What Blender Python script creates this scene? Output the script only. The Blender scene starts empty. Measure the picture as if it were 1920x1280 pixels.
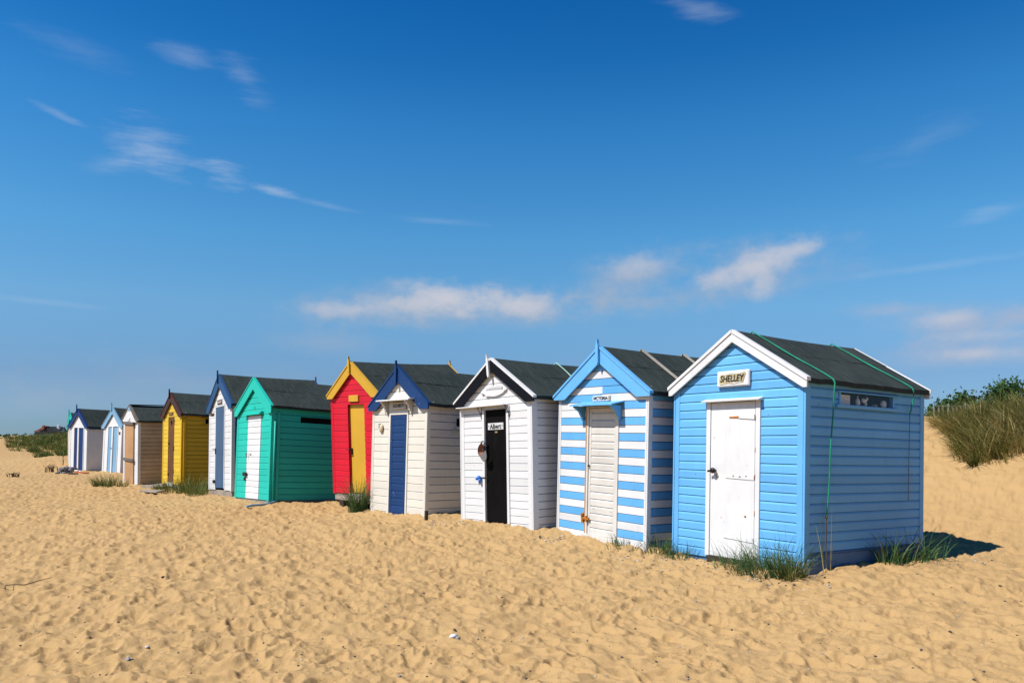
import bpy, math, random
import numpy as np
from mathutils import Matrix, Vector, Euler
R = random.Random(7)
rad = math.radians
SC = bpy.context.scene
COL = SC.collection
EYE = 1.5

# ------------------------------------------------------------------ node helpers
def new_mat(name):
    m = bpy.data.materials.new(name); m.use_nodes = True
    nt = m.node_tree; nt.nodes.clear()
    out = nt.nodes.new('ShaderNodeOutputMaterial'); bs = nt.nodes.new('ShaderNodeBsdfPrincipled')
    nt.links.new(bs.outputs[0], out.inputs[0])
    return m, nt, bs

def nd(nt, t, **kw):
    n = nt.nodes.new(t)
    for k, v in kw.items():
        if hasattr(n, k) and not isinstance(k, int): setattr(n, k, v)
    return n

def noise(nt, vec, scale, detail=4, rough=.55):
    n = nt.nodes.new('ShaderNodeTexNoise'); n.inputs['Scale'].default_value = scale
    n.inputs['Detail'].default_value = detail; n.inputs['Roughness'].default_value = rough
    nt.links.new(vec, n.inputs['Vector']); return n.outputs[0]

def mapr(nt, v, a, b, c=0., d=1., smooth=False):
    n = nt.nodes.new('ShaderNodeMapRange')
    if smooth: n.interpolation_type = 'SMOOTHSTEP'
    nt.links.new(v, n.inputs[0])
    for i, x in enumerate((a, b, c, d)): n.inputs[i+1].default_value = x
    return n.outputs[0]

def mth(nt, op, a, b=None, clamp=False):
    n = nt.nodes.new('ShaderNodeMath'); n.operation = op; n.use_clamp = clamp
    for i, x in enumerate((a, b)):
        if x is None: continue
        if isinstance(x, (int, float)): n.inputs[i].default_value = x
        else: nt.links.new(x, n.inputs[i])
    return n.outputs[0]

def mixc(nt, f, a, b, mode='MIX'):
    n = nt.nodes.new('ShaderNodeMix'); n.data_type = 'RGBA'; n.blend_type = mode
    if isinstance(f, (int, float)): n.inputs[0].default_value = f
    else: nt.links.new(f, n.inputs[0])
    for i, x in ((6, a), (7, b)):
        if isinstance(x, (tuple, list)): n.inputs[i].default_value = (*x[:3], 1)
        else: nt.links.new(x, n.inputs[i])
    return n.outputs[2]

def mapping(nt, src, scale=(1, 1, 1), loc=(0, 0, 0)):
    n = nt.nodes.new('ShaderNodeMapping'); nt.links.new(src, n.inputs[0])
    n.inputs['Scale'].default_value = scale; n.inputs['Location'].default_value = loc
    return n.outputs[0]

def bump(nt, bs, h, strength, dist):
    b = nt.nodes.new('ShaderNodeBump'); b.inputs['Strength'].default_value = strength; b.inputs['Distance'].default_value = dist
    nt.links.new(h, b.inputs['Height']); nt.links.new(b.outputs[0], bs.inputs['Normal'])

def surf(name, col, rough=.55, var=.10, wear=0., wearcol=(.35, .27, .2), grain=(4, 4, 60), gb=.25, spots=0., spotcol=(.25, .09, .02), spec=.35, big=1.6):
    """weathered coat: two scales of tone, per-board tint, wood grain, bare patches and small rust spots"""
    m, nt, bs = new_mat(name); col = [c*.86 for c in col]
    tc = nd(nt, 'ShaderNodeTexCoord').outputs['Object']
    a = noise(nt, tc, big, 5, .6); g = noise(nt, mapping(nt, tc, grain), 1., 5, .6)
    f = mth(nt, 'ADD', mapr(nt, a, .3, .7, 1-var, 1+var), mapr(nt, g, .3, .7, -var*.5, var*.5))
    at = nd(nt, 'ShaderNodeAttribute'); at.attribute_name = 'tint'
    f = mth(nt, 'MULTIPLY', f, mth(nt, 'ADD', at.outputs['Fac'], 1.))
    vm = nt.nodes.new('ShaderNodeVectorMath'); vm.operation = 'SCALE'; vm.inputs[0].default_value = col[:3]
    nt.links.new(f, vm.inputs['Scale']); c = vm.outputs[0]
    st_ = noise(nt, mapping(nt, tc, (17, 17, 1.1), (3, 1, 2)), 1., 5, .6)
    c = mixc(nt, mapr(nt, st_, .56, .72, 0, .22*min(1, var*12)), c, tuple(q*.55+.02 for q in col))
    if wear > 0:
        w1 = noise(nt, mapping(nt, tc, (5, 5, 22)), 1., 7, .7)
        th = .72-wear*.3
        c = mixc(nt, mapr(nt, w1, th, th+.05), c, wearcol)
    if spots > 0:
        v = nt.nodes.new('ShaderNodeTexVoronoi'); nt.links.new(tc, v.inputs['Vector']); v.inputs['Scale'].default_value = 7
        s1 = mapr(nt, v.outputs['Distance'], .04, .10, 1, 0)
        s2 = mapr(nt, noise(nt, tc, 4., 2), .5, .56)
        c = mixc(nt, mth(nt, 'MULTIPLY', mth(nt, 'MULTIPLY', s1, s2), spots), c, spotcol)
    nt.links.new(c, bs.inputs['Base Color'])
    bs.inputs['Roughness'].default_value = rough; bs.inputs['Specular IOR Level'].default_value = spec
    bump(nt, bs, g, gb, .004)
    return m

M = {}
M['sky_blue'] = surf('sky_blue_paint', (.148, .475, .88), var=.07, wear=.07, wearcol=(.1, .24, .42), spots=.7, spotcol=(.1, .12, .16))
M['mid_blue'] = surf('mid_blue_paint', (.135, .45, .85), var=.07, wear=.09, wearcol=(.3, .4, .5))
M['white'] = surf('white_paint', (.79, .79, .80), var=.07, wear=.14, wearcol=(.50, .46, .40), spots=.8)
M['white_clean'] = surf('clean_white_paint', (.80, .80, .81), var=.05, wear=.06, wearcol=(.55, .53, .48), spots=.4)
M['white_worn'] = surf('worn_white_paint', (.72, .69, .64), var=.10, wear=.28, wearcol=(.42, .33, .24), spots=.6)
M['white_door'] = surf('white_door_paint', (.80, .80, .81), var=.08, wear=.08, wearcol=(.6, .58, .55), spots=.5, grain=(9, 9, 3), gb=.12)
M['cream'] = surf('cream_paint', (.80, .755, .665), var=.06, wear=.06, wearcol=(.5, .4, .28))
M['navy'] = surf('navy_paint', (.005, .040, .150), var=.12, wear=.03, wearcol=(.2, .3, .45), spots=.5, spotcol=(.5, .55, .6))
M['red'] = surf('red_paint', (.72, .006, .03), var=.08, wear=.03, wearcol=(.45, .12, .10))
M['amber'] = surf('amber_paint', (.70, .40, .035), var=.07, wear=.04, wearcol=(.5, .36, .16), grain=(30, 30, 2))
M['yellow'] = surf('yellow_paint', (.80, .53, .035), var=.06)
M['gold_trim'] = surf('gold_trim_paint', (.72, .42, .01), var=.05)
M['teal'] = surf('teal_paint', (.012, .55, .44), var=.06, wear=.03, wearcol=(.1, .4, .33))
M['steel_blue'] = surf('steel_blue_paint', (.055, .115, .215), var=.10, grain=(30, 30, 2))
M['denim'] = surf('denim_blue_paint', (.018, .075, .20), var=.12)
M['royal'] = surf('royal_blue_paint', (.004, .036, .16), var=.08)
M['pale_blue'] = surf('pale_blue_paint', (.22, .42, .62), var=.08)
M['black'] = surf('black_paint', (.005, .006, .010), rough=.6, var=.2, spec=.12)
M['black_door'] = surf('black_door_paint', (.004, .0035, .004), rough=.8, var=.4, gb=.1, grain=(30, 30, 2), spec=.08)
M['brown'] = surf('brown_paint', (.055, .018, .009), var=.2)
M['brown_door'] = surf('brown_stained_wood', (.14, .05, .012), var=.25, grain=(50, 50, 2))
M['ply'] = surf('bare_plywood', (.50, .28, .13), rough=.8, var=.16, wear=.05, wearcol=(.55, .42, .28), grain=(22, 22, 1.2))
M['tan'] = surf('tan_weathered_boards', (.58, .43, .28), rough=.8, var=.15, wear=.25, wearcol=(.28, .20, .13))
M['grey_wood'] = surf('grey_weathered_timber', (.33, .28, .23), rough=.85, var=.28, wear=.2, wearcol=(.12, .10, .08), grain=(6, 6, 50), gb=.6)
M['dark_wood'] = surf('dark_timber', (.045, .03, .022), rough=.8, var=.3)
M['grey_batten'] = surf('grey_batten_timber', (.16, .13, .115), rough=.8, var=.2)
M['batten'] = surf('pale_batten_timber', (.38, .34, .29), rough=.8, var=.2)
M['plinth_blue'] = surf('blue_painted_concrete', (.10, .20, .36), rough=.8, var=.25, wear=.25, wearcol=(.12, .1, .09), grain=(8, 8, 8))
M['concrete'] = surf('concrete', (.42, .41, .40), rough=.9, var=.2, grain=(20, 20, 20))
M['brick'] = surf('red_brick', (.30, .10, .055), rough=.9, var=.25, grain=(20, 20, 20))
M['rust'] = surf('rusty_iron', (.42, .15, .02), rough=.8, var=.5, grain=(40, 40, 40))
M['iron'] = surf('black_iron', (.012, .012, .014), rough=.45, var=.3)
M['steel'] = surf('dull_steel', (.45, .45, .46), rough=.4, var=.1)
M['gold'] = surf('tarnished_gold', (.38, .29, .12), rough=.6, var=.3)
M['stain'] = surf('stained_plate', (.52, .44, .27), rough=.7, var=.4, grain=(30, 30, 30), wear=.5, wearcol=(.6, .58, .52))
M['ink'] = surf('dark_lettering', (.025, .022, .02), rough=.6, var=.3, wear=.1, wearcol=(.2, .15, .08))
M['fade'] = surf('faded_mark', (.30, .30, .30), rough=.7, var=.2)
M['green_rope'] = surf('green_rope', (.015, .28, .17), rough=.8, var=.4, grain=(60, 60, 60), wear=.12, wearcol=(.18, .28, .18))
M['pale_rope'] = surf('pale_green_rope', (.35, .6, .5), rough=.7, var=.2, grain=(60, 60, 60))
M['blue_rope'] = surf('blue_rope', (.16, .34, .52), rough=.7, var=.25, grain=(60, 60, 60))
M['blue_plastic'] = surf('blue_plastic', (.03, .2, .75), rough=.35, var=.1)
M['paper'] = surf('white_paper', (.75, .73, .70), rough=.8, var=.05)
M['porcelain'] = surf('white_porcelain', (.8, .78, .76), rough=.25, var=.05)
M['pinkish'] = surf('pinkish_shell', (.5, .3, .26), rough=.6, var=.3)
M['shell'] = surf('cream_shell', (.66, .54, .36), rough=.5, var=.2)
M['grey_cloth'] = surf('grey_cloth', (.17, .16, .17), rough=.9, var=.2)
M['lining'] = surf('orange_lining', (.30, .13, .08), rough=.9, var=.3)
M['pebble_dark'] = surf('dark_pebble', (.05, .05, .06), rough=.6, var=.3, grain=(30, 30, 30))
M['pebble_grey'] = surf('grey_pebble', (.30, .31, .34), rough=.6, var=.3, grain=(30, 30, 30))
M['pebble_white'] = surf('white_stone', (.65, .65, .66), rough=.6, var=.25, grain=(30, 30, 30))
M['twig'] = surf('dry_twig', (.14, .09, .05), rough=.9, var=.3)
M['net'] = surf('grey_netting', (.20, .20, .22), rough=.95, var=.7, grain=(40, 40, 40))
M['orange'] = surf('orange_paint', (.55, .12, .03), var=.2)
M['slate'] = surf('dark_slate', (.03, .035, .045), rough=.8, var=.2)
M['red_tile'] = surf('red_roof_tile', (.26, .05, .03), rough=.9, var=.2)
M['render'] = surf('grey_render', (.10, .11, .13), rough=.9, var=.2)

def felt_mat():
    m, nt, bs = new_mat('roofing_felt')
    tc = nd(nt, 'ShaderNodeTexCoord').outputs['Object']
    a = noise(nt, tc, 1.3, 6, .65); b = noise(nt, mapping(nt, tc, (2, 9, 2)), 1.2, 4, .6); g = noise(nt, tc, 260, 2)
    c = mixc(nt, mapr(nt, a, .35, .68), (.015, .024, .022), (.030, .042, .038))
    c = mixc(nt, mapr(nt, b, .62, .72, 0, .45), c, (.052, .062, .058))
    c = mixc(nt, mapr(nt, g, .5, .75, 0, .35), c, (.06, .07, .068))
    m1 = mapr(nt, noise(nt, mapping(nt, tc, (1, 1, 1), (3, 7, 1)), 3.1, 6, .7), .68, .74, 0, .35)
    c = mixc(nt, m1, c, (.14, .10, .03))
    cr_ = mapr(nt, noise(nt, mapping(nt, tc, (1.2, 5, 1.2), (4, 4, 4)), 2., 3, .5), .40, .5); crease = mth(nt, 'MULTIPLY', cr_, mth(nt, 'SUBTRACT', 1., cr_))
    c = mixc(nt, mth(nt, 'MULTIPLY', crease, 1.6), c, (.055, .064, .06))
    drp = nt.nodes.new('ShaderNodeTexVoronoi'); drp.inputs['Scale'].default_value = 3.2; nt.links.new(tc, drp.inputs['Vector'])
    c = mixc(nt, mth(nt, 'MULTIPLY', mapr(nt, drp.outputs['Distance'], .03, .06, .6, 0), mapr(nt, a, .48, .55)), c, (.4, .4, .38))
    nt.links.new(c, bs.inputs['Base Color']); bs.inputs['Roughness'].default_value = .9
    bs.inputs['Specular IOR Level'].default_value = .25
    bump(nt, bs, mth(nt, 'ADD', mth(nt, 'MULTIPLY', g, .3), mth(nt, 'ADD', a, crease)), .7, .012)
    return m
M['felt'] = felt_mat()

def glass_mat():
    m, nt, bs = new_mat('window_glass')
    out = [n for n in nt.nodes if n.type == 'OUTPUT_MATERIAL'][0]
    tr = nt.nodes.new('ShaderNodeBsdfTransparent'); gl = nt.nodes.new('ShaderNodeBsdfGlossy'); gl.inputs['Roughness'].default_value = .02
    mx = nt.nodes.new('ShaderNodeMixShader')
    mx.inputs[0].default_value = .035; nt.links.new(tr.outputs[0], mx.inputs[1]); nt.links.new(gl.outputs[0], mx.inputs[2]); nt.links.new(mx.outputs[0], out.inputs[0])
    nt.nodes.remove(bs)
    return m
M['glass'] = glass_mat()

def grass_mat(name, cols, rough=.6):
    m, nt, bs = new_mat(name)
    at = nd(nt, 'ShaderNodeAttribute'); at.attribute_name = 'tint'
    cr = nt.nodes.new('ShaderNodeValToRGB'); nt.links.new(at.outputs['Fac'], cr.inputs[0])
    e = cr.color_ramp.elements
    e[0].color = (*cols[0], 1); e[1].color = (*cols[-1], 1)
    for i, c in enumerate(cols[1:-1]):
        k = e.new((i+1)/(len(cols)-1)); k.color = (*c, 1)
    nt.links.new(cr.outputs[0], bs.inputs['Base Color']); bs.inputs['Roughness'].default_value = rough
    bs.inputs['Specular IOR Level'].default_value = .3
    out = [n for n in nt.nodes if n.type == 'OUTPUT_MATERIAL'][0]
    tr = nt.nodes.new('ShaderNodeBsdfTranslucent'); nt.links.new(cr.outputs[0], tr.inputs[0])
    mx = nt.nodes.new('ShaderNodeMixShader'); mx.inputs[0].default_value = .25
    nt.links.new(bs.outputs[0], mx.inputs[1]); nt.links.new(tr.outputs[0], mx.inputs[2]); nt.links.new(mx.outputs[0], out.inputs[0])
    return m
M['marram'] = grass_mat('marram_green', [(.022, .06, .02), (.05, .12, .035), (.10, .18, .055), (.32, .27, .10)])
M['marram_dry'] = grass_mat('marram_dry', [(.05, .075, .012), (.17, .18, .035), (.40, .31, .11), (.66, .50, .22)])
M['marram_far'] = grass_mat('marram_far', [(.035, .075, .014), (.08, .13, .022), (.15, .18, .035), (.32, .26, .08)])
M['leaf'] = grass_mat('shrub_leaf', [(.018, .045, .010), (.035, .085, .018), (.07, .14, .03)])

# ------------------------------------------------------------------ mesh builder
class MB:
    def __init__(s): s.v = []; s.f = []; s.m = []; s.t = []; s.sm = []
    def add(s, vs, fs, mi=0, t=0., sm=False):
        o = len(s.v); s.v += [tuple(v) for v in vs]
        for f in fs: s.f.append(tuple(i+o for i in f)); s.m.append(mi); s.t.append(t); s.sm.append(sm)
    def box(s, x0, x1, y0, y1, z0, z1, mi=0, t=0., bev=.003):
        b = min(bev, (x1-x0)*.3, (y1-y0)*.3, (z1-z0)*.3)
        if b < .0008:
            v = [(x, y, z) for x in (x0, x1) for y in (y0, y1) for z in (z0, z1)]
            s.add(v, [(0, 1, 3, 2), (4, 6, 7, 5), (0, 4, 5, 1), (2, 3, 7, 6), (0, 2, 6, 4), (1, 5, 7, 3)], mi, t); return
        vs = []; idx = {}
        for i, (x, dx) in enumerate(((x0, b), (x1, -b))):
            for j, (y, dy) in enumerate(((y0, b), (y1, -b))):
                for k, (z, dz) in enumerate(((z0, b), (z1, -b))):
                    idx[i, j, k] = len(vs); vs += [(x, y+dy, z+dz), (x+dx, y, z+dz), (x+dx, y+dy, z)]
        fs = []
        for a in (0, 1):
            q = [idx[a, j, k] for j, k in ((0, 0), (0, 1), (1, 1), (1, 0))]; fs.append(q if a == 0 else q[::-1])
            q = [idx[j, a, k]+1 for j, k in ((0, 0), (1, 0), (1, 1), (0, 1))]; fs.append(q if a == 0 else q[::-1])
            q = [idx[j, k, a]+2 for j, k in ((0, 0), (0, 1), (1, 1), (1, 0))]; fs.append(q if a == 0 else q[::-1])
        for a in (0, 1):
            for c in (0, 1):
                f = 1 if a == c else -1
                q = [idx[a, c, 0], idx[a, c, 1], idx[a, c, 1]+1, idx[a, c, 0]+1]; fs.append(q[::-f] if f == 1 else q)
                q = [idx[a, 0, c], idx[a, 1, c], idx[a, 1, c]+2, idx[a, 0, c]+2]; fs.append(q if f == 1 else q[::-1])
                q = [idx[0, a, c]+1, idx[1, a, c]+1, idx[1, a, c]+2, idx[0, a, c]+2]; fs.append(q[::-1] if f == 1 else q)
                for k in (0, 1):
                    p = idx[a, c, k]; q = [p, p+1, p+2]; fs.append(q if (a+c+k) % 2 == 1 else q[::-1])
        s.add(vs, fs, mi, t)
    def prism(s, poly, y0, y1, mi=0, t=0., axis='y'):
        """polygon in (x,z) extruded over y, or (y,z) extruded over x"""
        n = len(poly)
        P = (lambda a, b, c: (a, c, b)) if axis == 'y' else (lambda a, b, c: (c, a, b))
        if axis == 'z': P = lambda a, b, c: (a, b, c)
        vs = [P(a, b, y0) for a, b in poly]+[P(a, b, y1) for a, b in poly]
        fs = [tuple(range(n))[::-1], tuple(range(n, 2*n))]+[(i, (i+1) % n, n+(i+1) % n, n+i) for i in range(n)]
        s.add(vs, fs, mi, t)
    def tube(s, pts, r, n=6, mi=0, t=0.):
        pts = [Vector(p) for p in pts]; vs = []; rr = r if isinstance(r, (list, tuple)) else [r]*len(pts)
        for i, p in enumerate(pts):
            d = (pts[min(i+1, len(pts)-1)]-pts[max(i-1, 0)]).normalized()
            a = d.cross(Vector((0, 0, 1)))
            if a.length < .1: a = d.cross(Vector((1, 0, 0)))
            a.normalize(); b = d.cross(a)
            vs += [p+(a*math.cos(2*math.pi*k/n)+b*math.sin(2*math.pi*k/n))*rr[i] for k in range(n)]
        fs = [(i*n+k, i*n+(k+1) % n, (i+1)*n+(k+1) % n, (i+1)*n+k) for i in range(len(pts)-1) for k in range(n)]
        fs += [tuple(range(n))[::-1], tuple((len(pts)-1)*n+k for k in range(n))]
        s.add(vs, fs, mi, t, True)
    def blob(s, c, r, n=8, jit=.15, mi=0, t=0., rnd=R):
        vs = []; rows = n//2+1
        for i in range(rows+1):
            th = math.pi*i/rows
            for k in range(n):
                ph = 2*math.pi*k/n; q = 1+rnd.uniform(-jit, jit) if 0 < i < rows else 1
                vs.append((c[0]+r[0]*math.sin(th)*math.cos(ph)*q, c[1]+r[1]*math.sin(th)*math.sin(ph)*q, c[2]+r[2]*math.cos(th)*q))
        fs = [(i*n+k, (i+1)*n+k, (i+1)*n+(k+1) % n, i*n+(k+1) % n) for i in range(rows) for k in range(n)]
        s.add(vs, fs, mi, t, True)
    def lathe(s, prof, c=(0, 0, 0), n=14, mi=0, axis='z'):
        vs = []
        for r, h in prof:
            for k in range(n):
                a = 2*math.pi*k/n
                p = (r*math.cos(a), r*math.sin(a), h) if axis == 'z' else (r*math.cos(a), h, r*math.sin(a))
                vs.append((c[0]+p[0], c[1]+p[1], c[2]+p[2]))
        fs = [(i*n+k, i*n+(k+1) % n, (i+1)*n+(k+1) % n, (i+1)*n+k) for i in range(len(prof)-1) for k in range(n)]
        s.add(vs, fs, mi, 0, True)
    def build(s, name, mats, parent=None, loc=None):
        me = bpy.data.meshes.new(name); me.from_pydata(s.v, [], s.f)
        if not isinstance(mats, (list, tuple)): mats = [mats]
        for m in mats: me.materials.append(M[m] if isinstance(m, str) else m)
        me.polygons.foreach_set('material_index', s.m); me.polygons.foreach_set('use_smooth', s.sm)
        at = me.attributes.new('tint', 'FLOAT', 'FACE'); at.data.foreach_set('value', s.t)
        me.update()
        o = bpy.data.objects.new(name, me); COL.objects.link(o)
        if parent: o.parent = parent
        if loc: o.location = loc
        return o

def tag(o, label=None, cat=None, group=None, kind=None):
    for k, v in (('label', label), ('category', cat), ('group', group), ('kind', kind)):
        if v: o[k] = v
    return o

def empty(name, loc=(0, 0, 0), rot=(0, 0, 0)):
    o = bpy.data.objects.new(name, None); o.empty_display_size = .2; COL.objects.link(o)
    o.location = loc; o.rotation_euler = rot; return o

def lettering(text, size, mat, parent, x, y, z, width=None, extrude=.003, shear=0., offset=.0, name='lettering', rough=0.):
    """solid letters standing on a plate that faces -y of the parent"""
    cu = bpy.data.curves.new('txt', 'FONT'); cu.body = text; cu.size = size; cu.extrude = extrude; cu.shear = shear
    cu.offset = offset; cu.align_x = 'CENTER'; cu.align_y = 'CENTER'; cu.resolution_u = 3
    o = bpy.data.objects.new('txt', cu); COL.objects.link(o)
    bpy.context.view_layer.update()
    me = bpy.data.meshes.new_from_object(o.evaluated_get(bpy.context.evaluated_depsgraph_get()))
    bpy.data.objects.remove(o)
    xs = [v.co.x for v in me.vertices]; w = max(xs)-min(xs); cx = (max(xs)+min(xs))/2
    k = (width/w) if width else 1.
    for v in me.vertices:
        a, b, c = v.co
        v.co = (x+(a-cx)*k+R.uniform(-rough, rough), y-c, z+b+R.uniform(-rough, rough))
    me.materials.clear(); me.materials.append(M[mat])
    t = bpy.data.objects.new(name, me); me.name = name; COL.objects.link(t); t.parent = parent
    return t

# ------------------------------------------------------------------ weatherboarding
def boards(mb, P, u1, bh, top, openings=(), z0=0., zmax=None, mats=None, rnd=None, jog=.0, proud=.018, bevel=.28, cut=None):
    """horizontal boards over a wall: P(u,n,z)->local point; top(z)->(ulo,uhi) clipped by the gable; n is outwards"""
    rnd = rnd or R
    zend = zmax; i = 0; z = z0
    while z < zend-1e-4:
        za, zb = z, z+bh
        prof = [(za, proud), (za+bh*(1-bevel), proud), (zb-.007, proud-.009), (zb-.006, .0), (zb, .0)]
        brk = [za, min(zb, zend)]
        for (a, b, c, d) in openings:
            for q in (c, d):
                if za+1e-4 < q < zb-1e-4: brk.append(q)
        brk = sorted(set(b for b in brk if b <= zend+1e-6))
        t = rnd.uniform(-.07, .06); mi = mats(i) if mats else 0
        for q in range(len(brk)-1):
            a, b = brk[q], brk[q+1]
            if b-a < 1e-4: continue
            pts = []
            def ev(zz):
                for k in range(len(prof)-1):
                    if prof[k][0]-1e-9 <= zz <= prof[k+1][0]+1e-9:
                        d = prof[k+1][0]-prof[k][0]
                        return prof[k][1]+(prof[k+1][1]-prof[k][1])*((zz-prof[k][0])/d if d > 1e-9 else 1)
                return 0.
            if abs(a-za) < 1e-6: pts.append((a, .0))
            pts.append((a, ev(a)) if abs(a-za) > 1e-6 else (a, proud))
            pts += [p for p in prof if a+1e-5 < p[0] < b-1e-5]
            pts.append((b, ev(b-1e-6)))
            zm = (a+b)/2
            segs = [(-1e9, 1e9)]
            for (o0, o1, o2, o3) in openings:
                if o2 < zm < o3:
                    ns = []
                    for s0, s1 in segs:
                        if o0 > s0: ns.append((s0, min(s1, o0)))
                        if o1 < s1: ns.append((max(s0, o1), s1))
                    segs = ns
            for s0, s1 in segs:
                vs = []; ok = False
                for zz, n in pts:
                    lo, hi = top(zz); x0 = max(lo, s0); x1 = min(hi, s1)
                    if x1-x0 > .004: ok = True
                    if x1 < x0: x0 = x1 = (x0+x1)/2 if s0 < -1e8 and s1 > 1e8 else (x0 if s0 > -1e8 else x1)
                    dr = 0.
                    vs += [P(x0, n, zz), P(x1, n, zz)]
                if not ok: continue
                fs = [(2*k, 2*k+1, 2*k+3, 2*k+2) for k in range(len(pts)-1)]
                mm = mi(s0, s1) if callable(mi) else mi
                if isinstance(mm, list):     # colour changes part way along this board
                    for (c0, c1, m2) in mm:
                        v2 = []
                        for zz, n in pts:
                            lo, hi = top(zz); x0 = min(max(lo, s0, c0), 1e3); x1 = min(hi, s1, c1)
                            if x1 < x0: x0 = x1 = min(max(x0, lo), hi)
                            v2 += [P(x0, n, zz), P(x1, n, zz)]
                        mb.add(v2, fs, m2, t)
                else: mb.add(vs, fs, mm, t)
        z = zb; i += 1

def strip_poly(x0, z0, x1, z1, w):
    d = Vector((x1-x0, z1-z0)); d.normalize(); n = Vector((-d.y, d.x))*w/2
    return [(x0-n.x, z0-n.y), (x1-n.x, z1-n.y), (x1+n.x, z1+n.y), (x0+n.x, z0+n.y)]

HUTS = {}
def hut(S):
    x, y, z, yaw, pit, rol, w, d, hr, ov, zt = S['q']
    O = .05
    root = empty('beach_hut', (x, y, z))
    root.rotation_mode = 'XYZ'
    Rm = Matrix.Rotation(yaw, 4, 'Z') @ Matrix.Rotation(pit, 4, 'X') @ Matrix.Rotation(rol, 4, 'Y')
    root.rotation_euler = Rm.to_euler()
    tag(root, S['label'], 'beach hut', 'painted wooden beach huts in a row on the sand')
    S['root'] = root; S['mw'] = Matrix.Translation((x, y, z)) @ Rm
    rnd = random.Random(S['seed'])
    m = (hr-zt)/(w/2+ov); th = .045
    S['m'] = m
    roofz = lambda X: hr-m*abs(X-w/2)
    bh = S['bh']; bz = S.get('bz', 0.)
    dr = S['door']
    op = [(dr['x0'], dr['x1'], -1, dr['z1'])]
    ptop = hr-th
    def gtop(zz):
        if zz <= roofz(0)-th: return (0., w)
        k = max(0., (hr-th-zz)/m); return (w/2-k, w/2+k)
    PF = lambda u, n, zz: (u, -n, zz)
    PR = lambda u, n, zz: (w+n, u, zz)
    PL = lambda u, n, zz: (-n, d-u, zz)
    PB = lambda u, n, zz: (w-u, d+n, zz)
    style = S.get('clad', 'boards')
    # front
    mb = MB()
    if style == 'boards':
        boards(mb, PF, w, bh, gtop, op, bz, ptop-.01, S.get('frontrow'), rnd, bevel=S.get('bevel', .28))
    else:
        zf = roofz(0)-th
        for (a, b, c, e) in ((0, dr['x0'], bz, zf), (dr['x1'], w, bz, zf), (dr['x0'], dr['x1'], dr['z1'], zf)):
            if e > c: mb.box(a, b, -.012, .012, c, e, bev=.001)
        mb.prism([(0, zf), (w, zf), (w/2, hr-th)], -.010, .012)
    mb.build('front_wall', S['front'], root)
    # sides
    zs = roofz(0)-.028
    for nm, P, opn in (('side_wall', PR, S.get('side_open', [])), ('side_wall', PL, [])):
        mb = MB()
        if S.get('sideclad', style) == 'boards':
            boards(mb, P, d, S.get('bhs', bh), lambda zz: (0., d), opn, bz, zs, S.get('siderow'), rnd, bevel=S.get('bevel', .28))
        else:
            mb.add([P(0, .01, bz), P(d, .01, bz), P(d, .01, zs), P(0, .01, zs)], [(0, 1, 2, 3)])
            for k in (.33, .66): mb.add([P(d*k, .018, bz), P(d*k+.03, .018, bz), P(d*k+.03, .018, zs), P(d*k, .018, zs)], [(0, 1, 2, 3)])
        mb.build(nm, S['side'], root)
    mb = MB(); boards(mb, PB, w, bh, gtop, [], bz, ptop-.01, S.get('siderow'), rnd); mb.build('back_wall', S['side'], root)
    # corner posts
    pw = S.get('post_w', .07)
    for cx in (0, 1):
        for cy in (0, 1):
            mb = MB(); zz = roofz(0)-.04
            xa, xb = (-.024, pw) if cx == 0 else (w-pw, w+.024)
            ya, yb = (-.026, S.get('post_s', .06)) if cy == 0 else (d-.06, d+.024)
            # L-shaped pair of cover boards
            e = .004
            if cx == 0: mb.box(-.024, 0, ya, yb, bz-.02, zz); mb.box(e, pw, *((-.024, -.002) if cy == 0 else (d+.002, d+.022)), bz-.02, zz)
            else: mb.box(w, w+.024, ya, yb, bz-.02, zz); mb.box(w-pw, w-e, *((-.024, -.002) if cy == 0 else (d+.002, d+.022)), bz-.02, zz)
            mb.build('corner_post', S['post'] if cy == 0 or 'post_back' not in S else S['post_back'], root)
    # plinth
    px = S.get('plinth', .14)
    mb = MB(); mb.box(.0, w-.0, .0, d, bz-px, bz-.004, bev=.006)
    mb.build('plinth', S.get('plinth_mat', 'grey_wood'), root)
    # roof
    mb = MB(); ny = 14; L0, L1 = -O+.002, d+O-.002
    for sd in (-1, 1):
        A = w/2+ov
        for (a0, a1, off) in ((A*S.get('seam', .42), A, 0.), (0., A*S.get('seam', .42)+.03, .007)):
            na = 5; vs = []
            for i in range(na+1):
                a = a0+(a1-a0)*i/na
                for j in range(ny+1):
                    yy = L0+(L1-L0)*j/ny
                    n = rnd.uniform(-.005, .005) if 0 < i and 0 < j < ny else 0
                    n -= .016*math.sin(math.pi*j/ny)*(1-a/A*.6)
                    if i == na and 0 < j < ny: n += rnd.uniform(-.006, .003)
                    vs.append((w/2+sd*a, yy, hr-m*a+off+n+.002))
            q = (ny+1)
            f = [(i*q+j, i*q+j+1, (i+1)*q+j+1, (i+1)*q+j) for i in range(na) for j in range(ny)]
            if sd < 0: f = [t[::-1] for t in f]
            mb.add(vs, f, 0, rnd.uniform(-.02, .02), True)
            # outer edge turned down
            o = na*q; e = [vs[o+j] for j in range(q)]; dn = .055 if off == 0 else .009
            mb.add(e+[(p[0]+(.004 if sd > 0 else -.004), p[1], p[2]-dn) for p in e], [((j, j+1, q+j+1, q+j) if sd > 0 else (j+1, j, q+j, q+j+1)) for j in range(ny)], 0)
            for j in (0, ny):
                e = [vs[i*q+j] for i in range(na+1)]
                mb.add(e+[(p[0], p[1], p[2]-.02) for p in e], [(i, i+1, na+1+i+1, na+1+i) for i in range(na)], 0)
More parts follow.
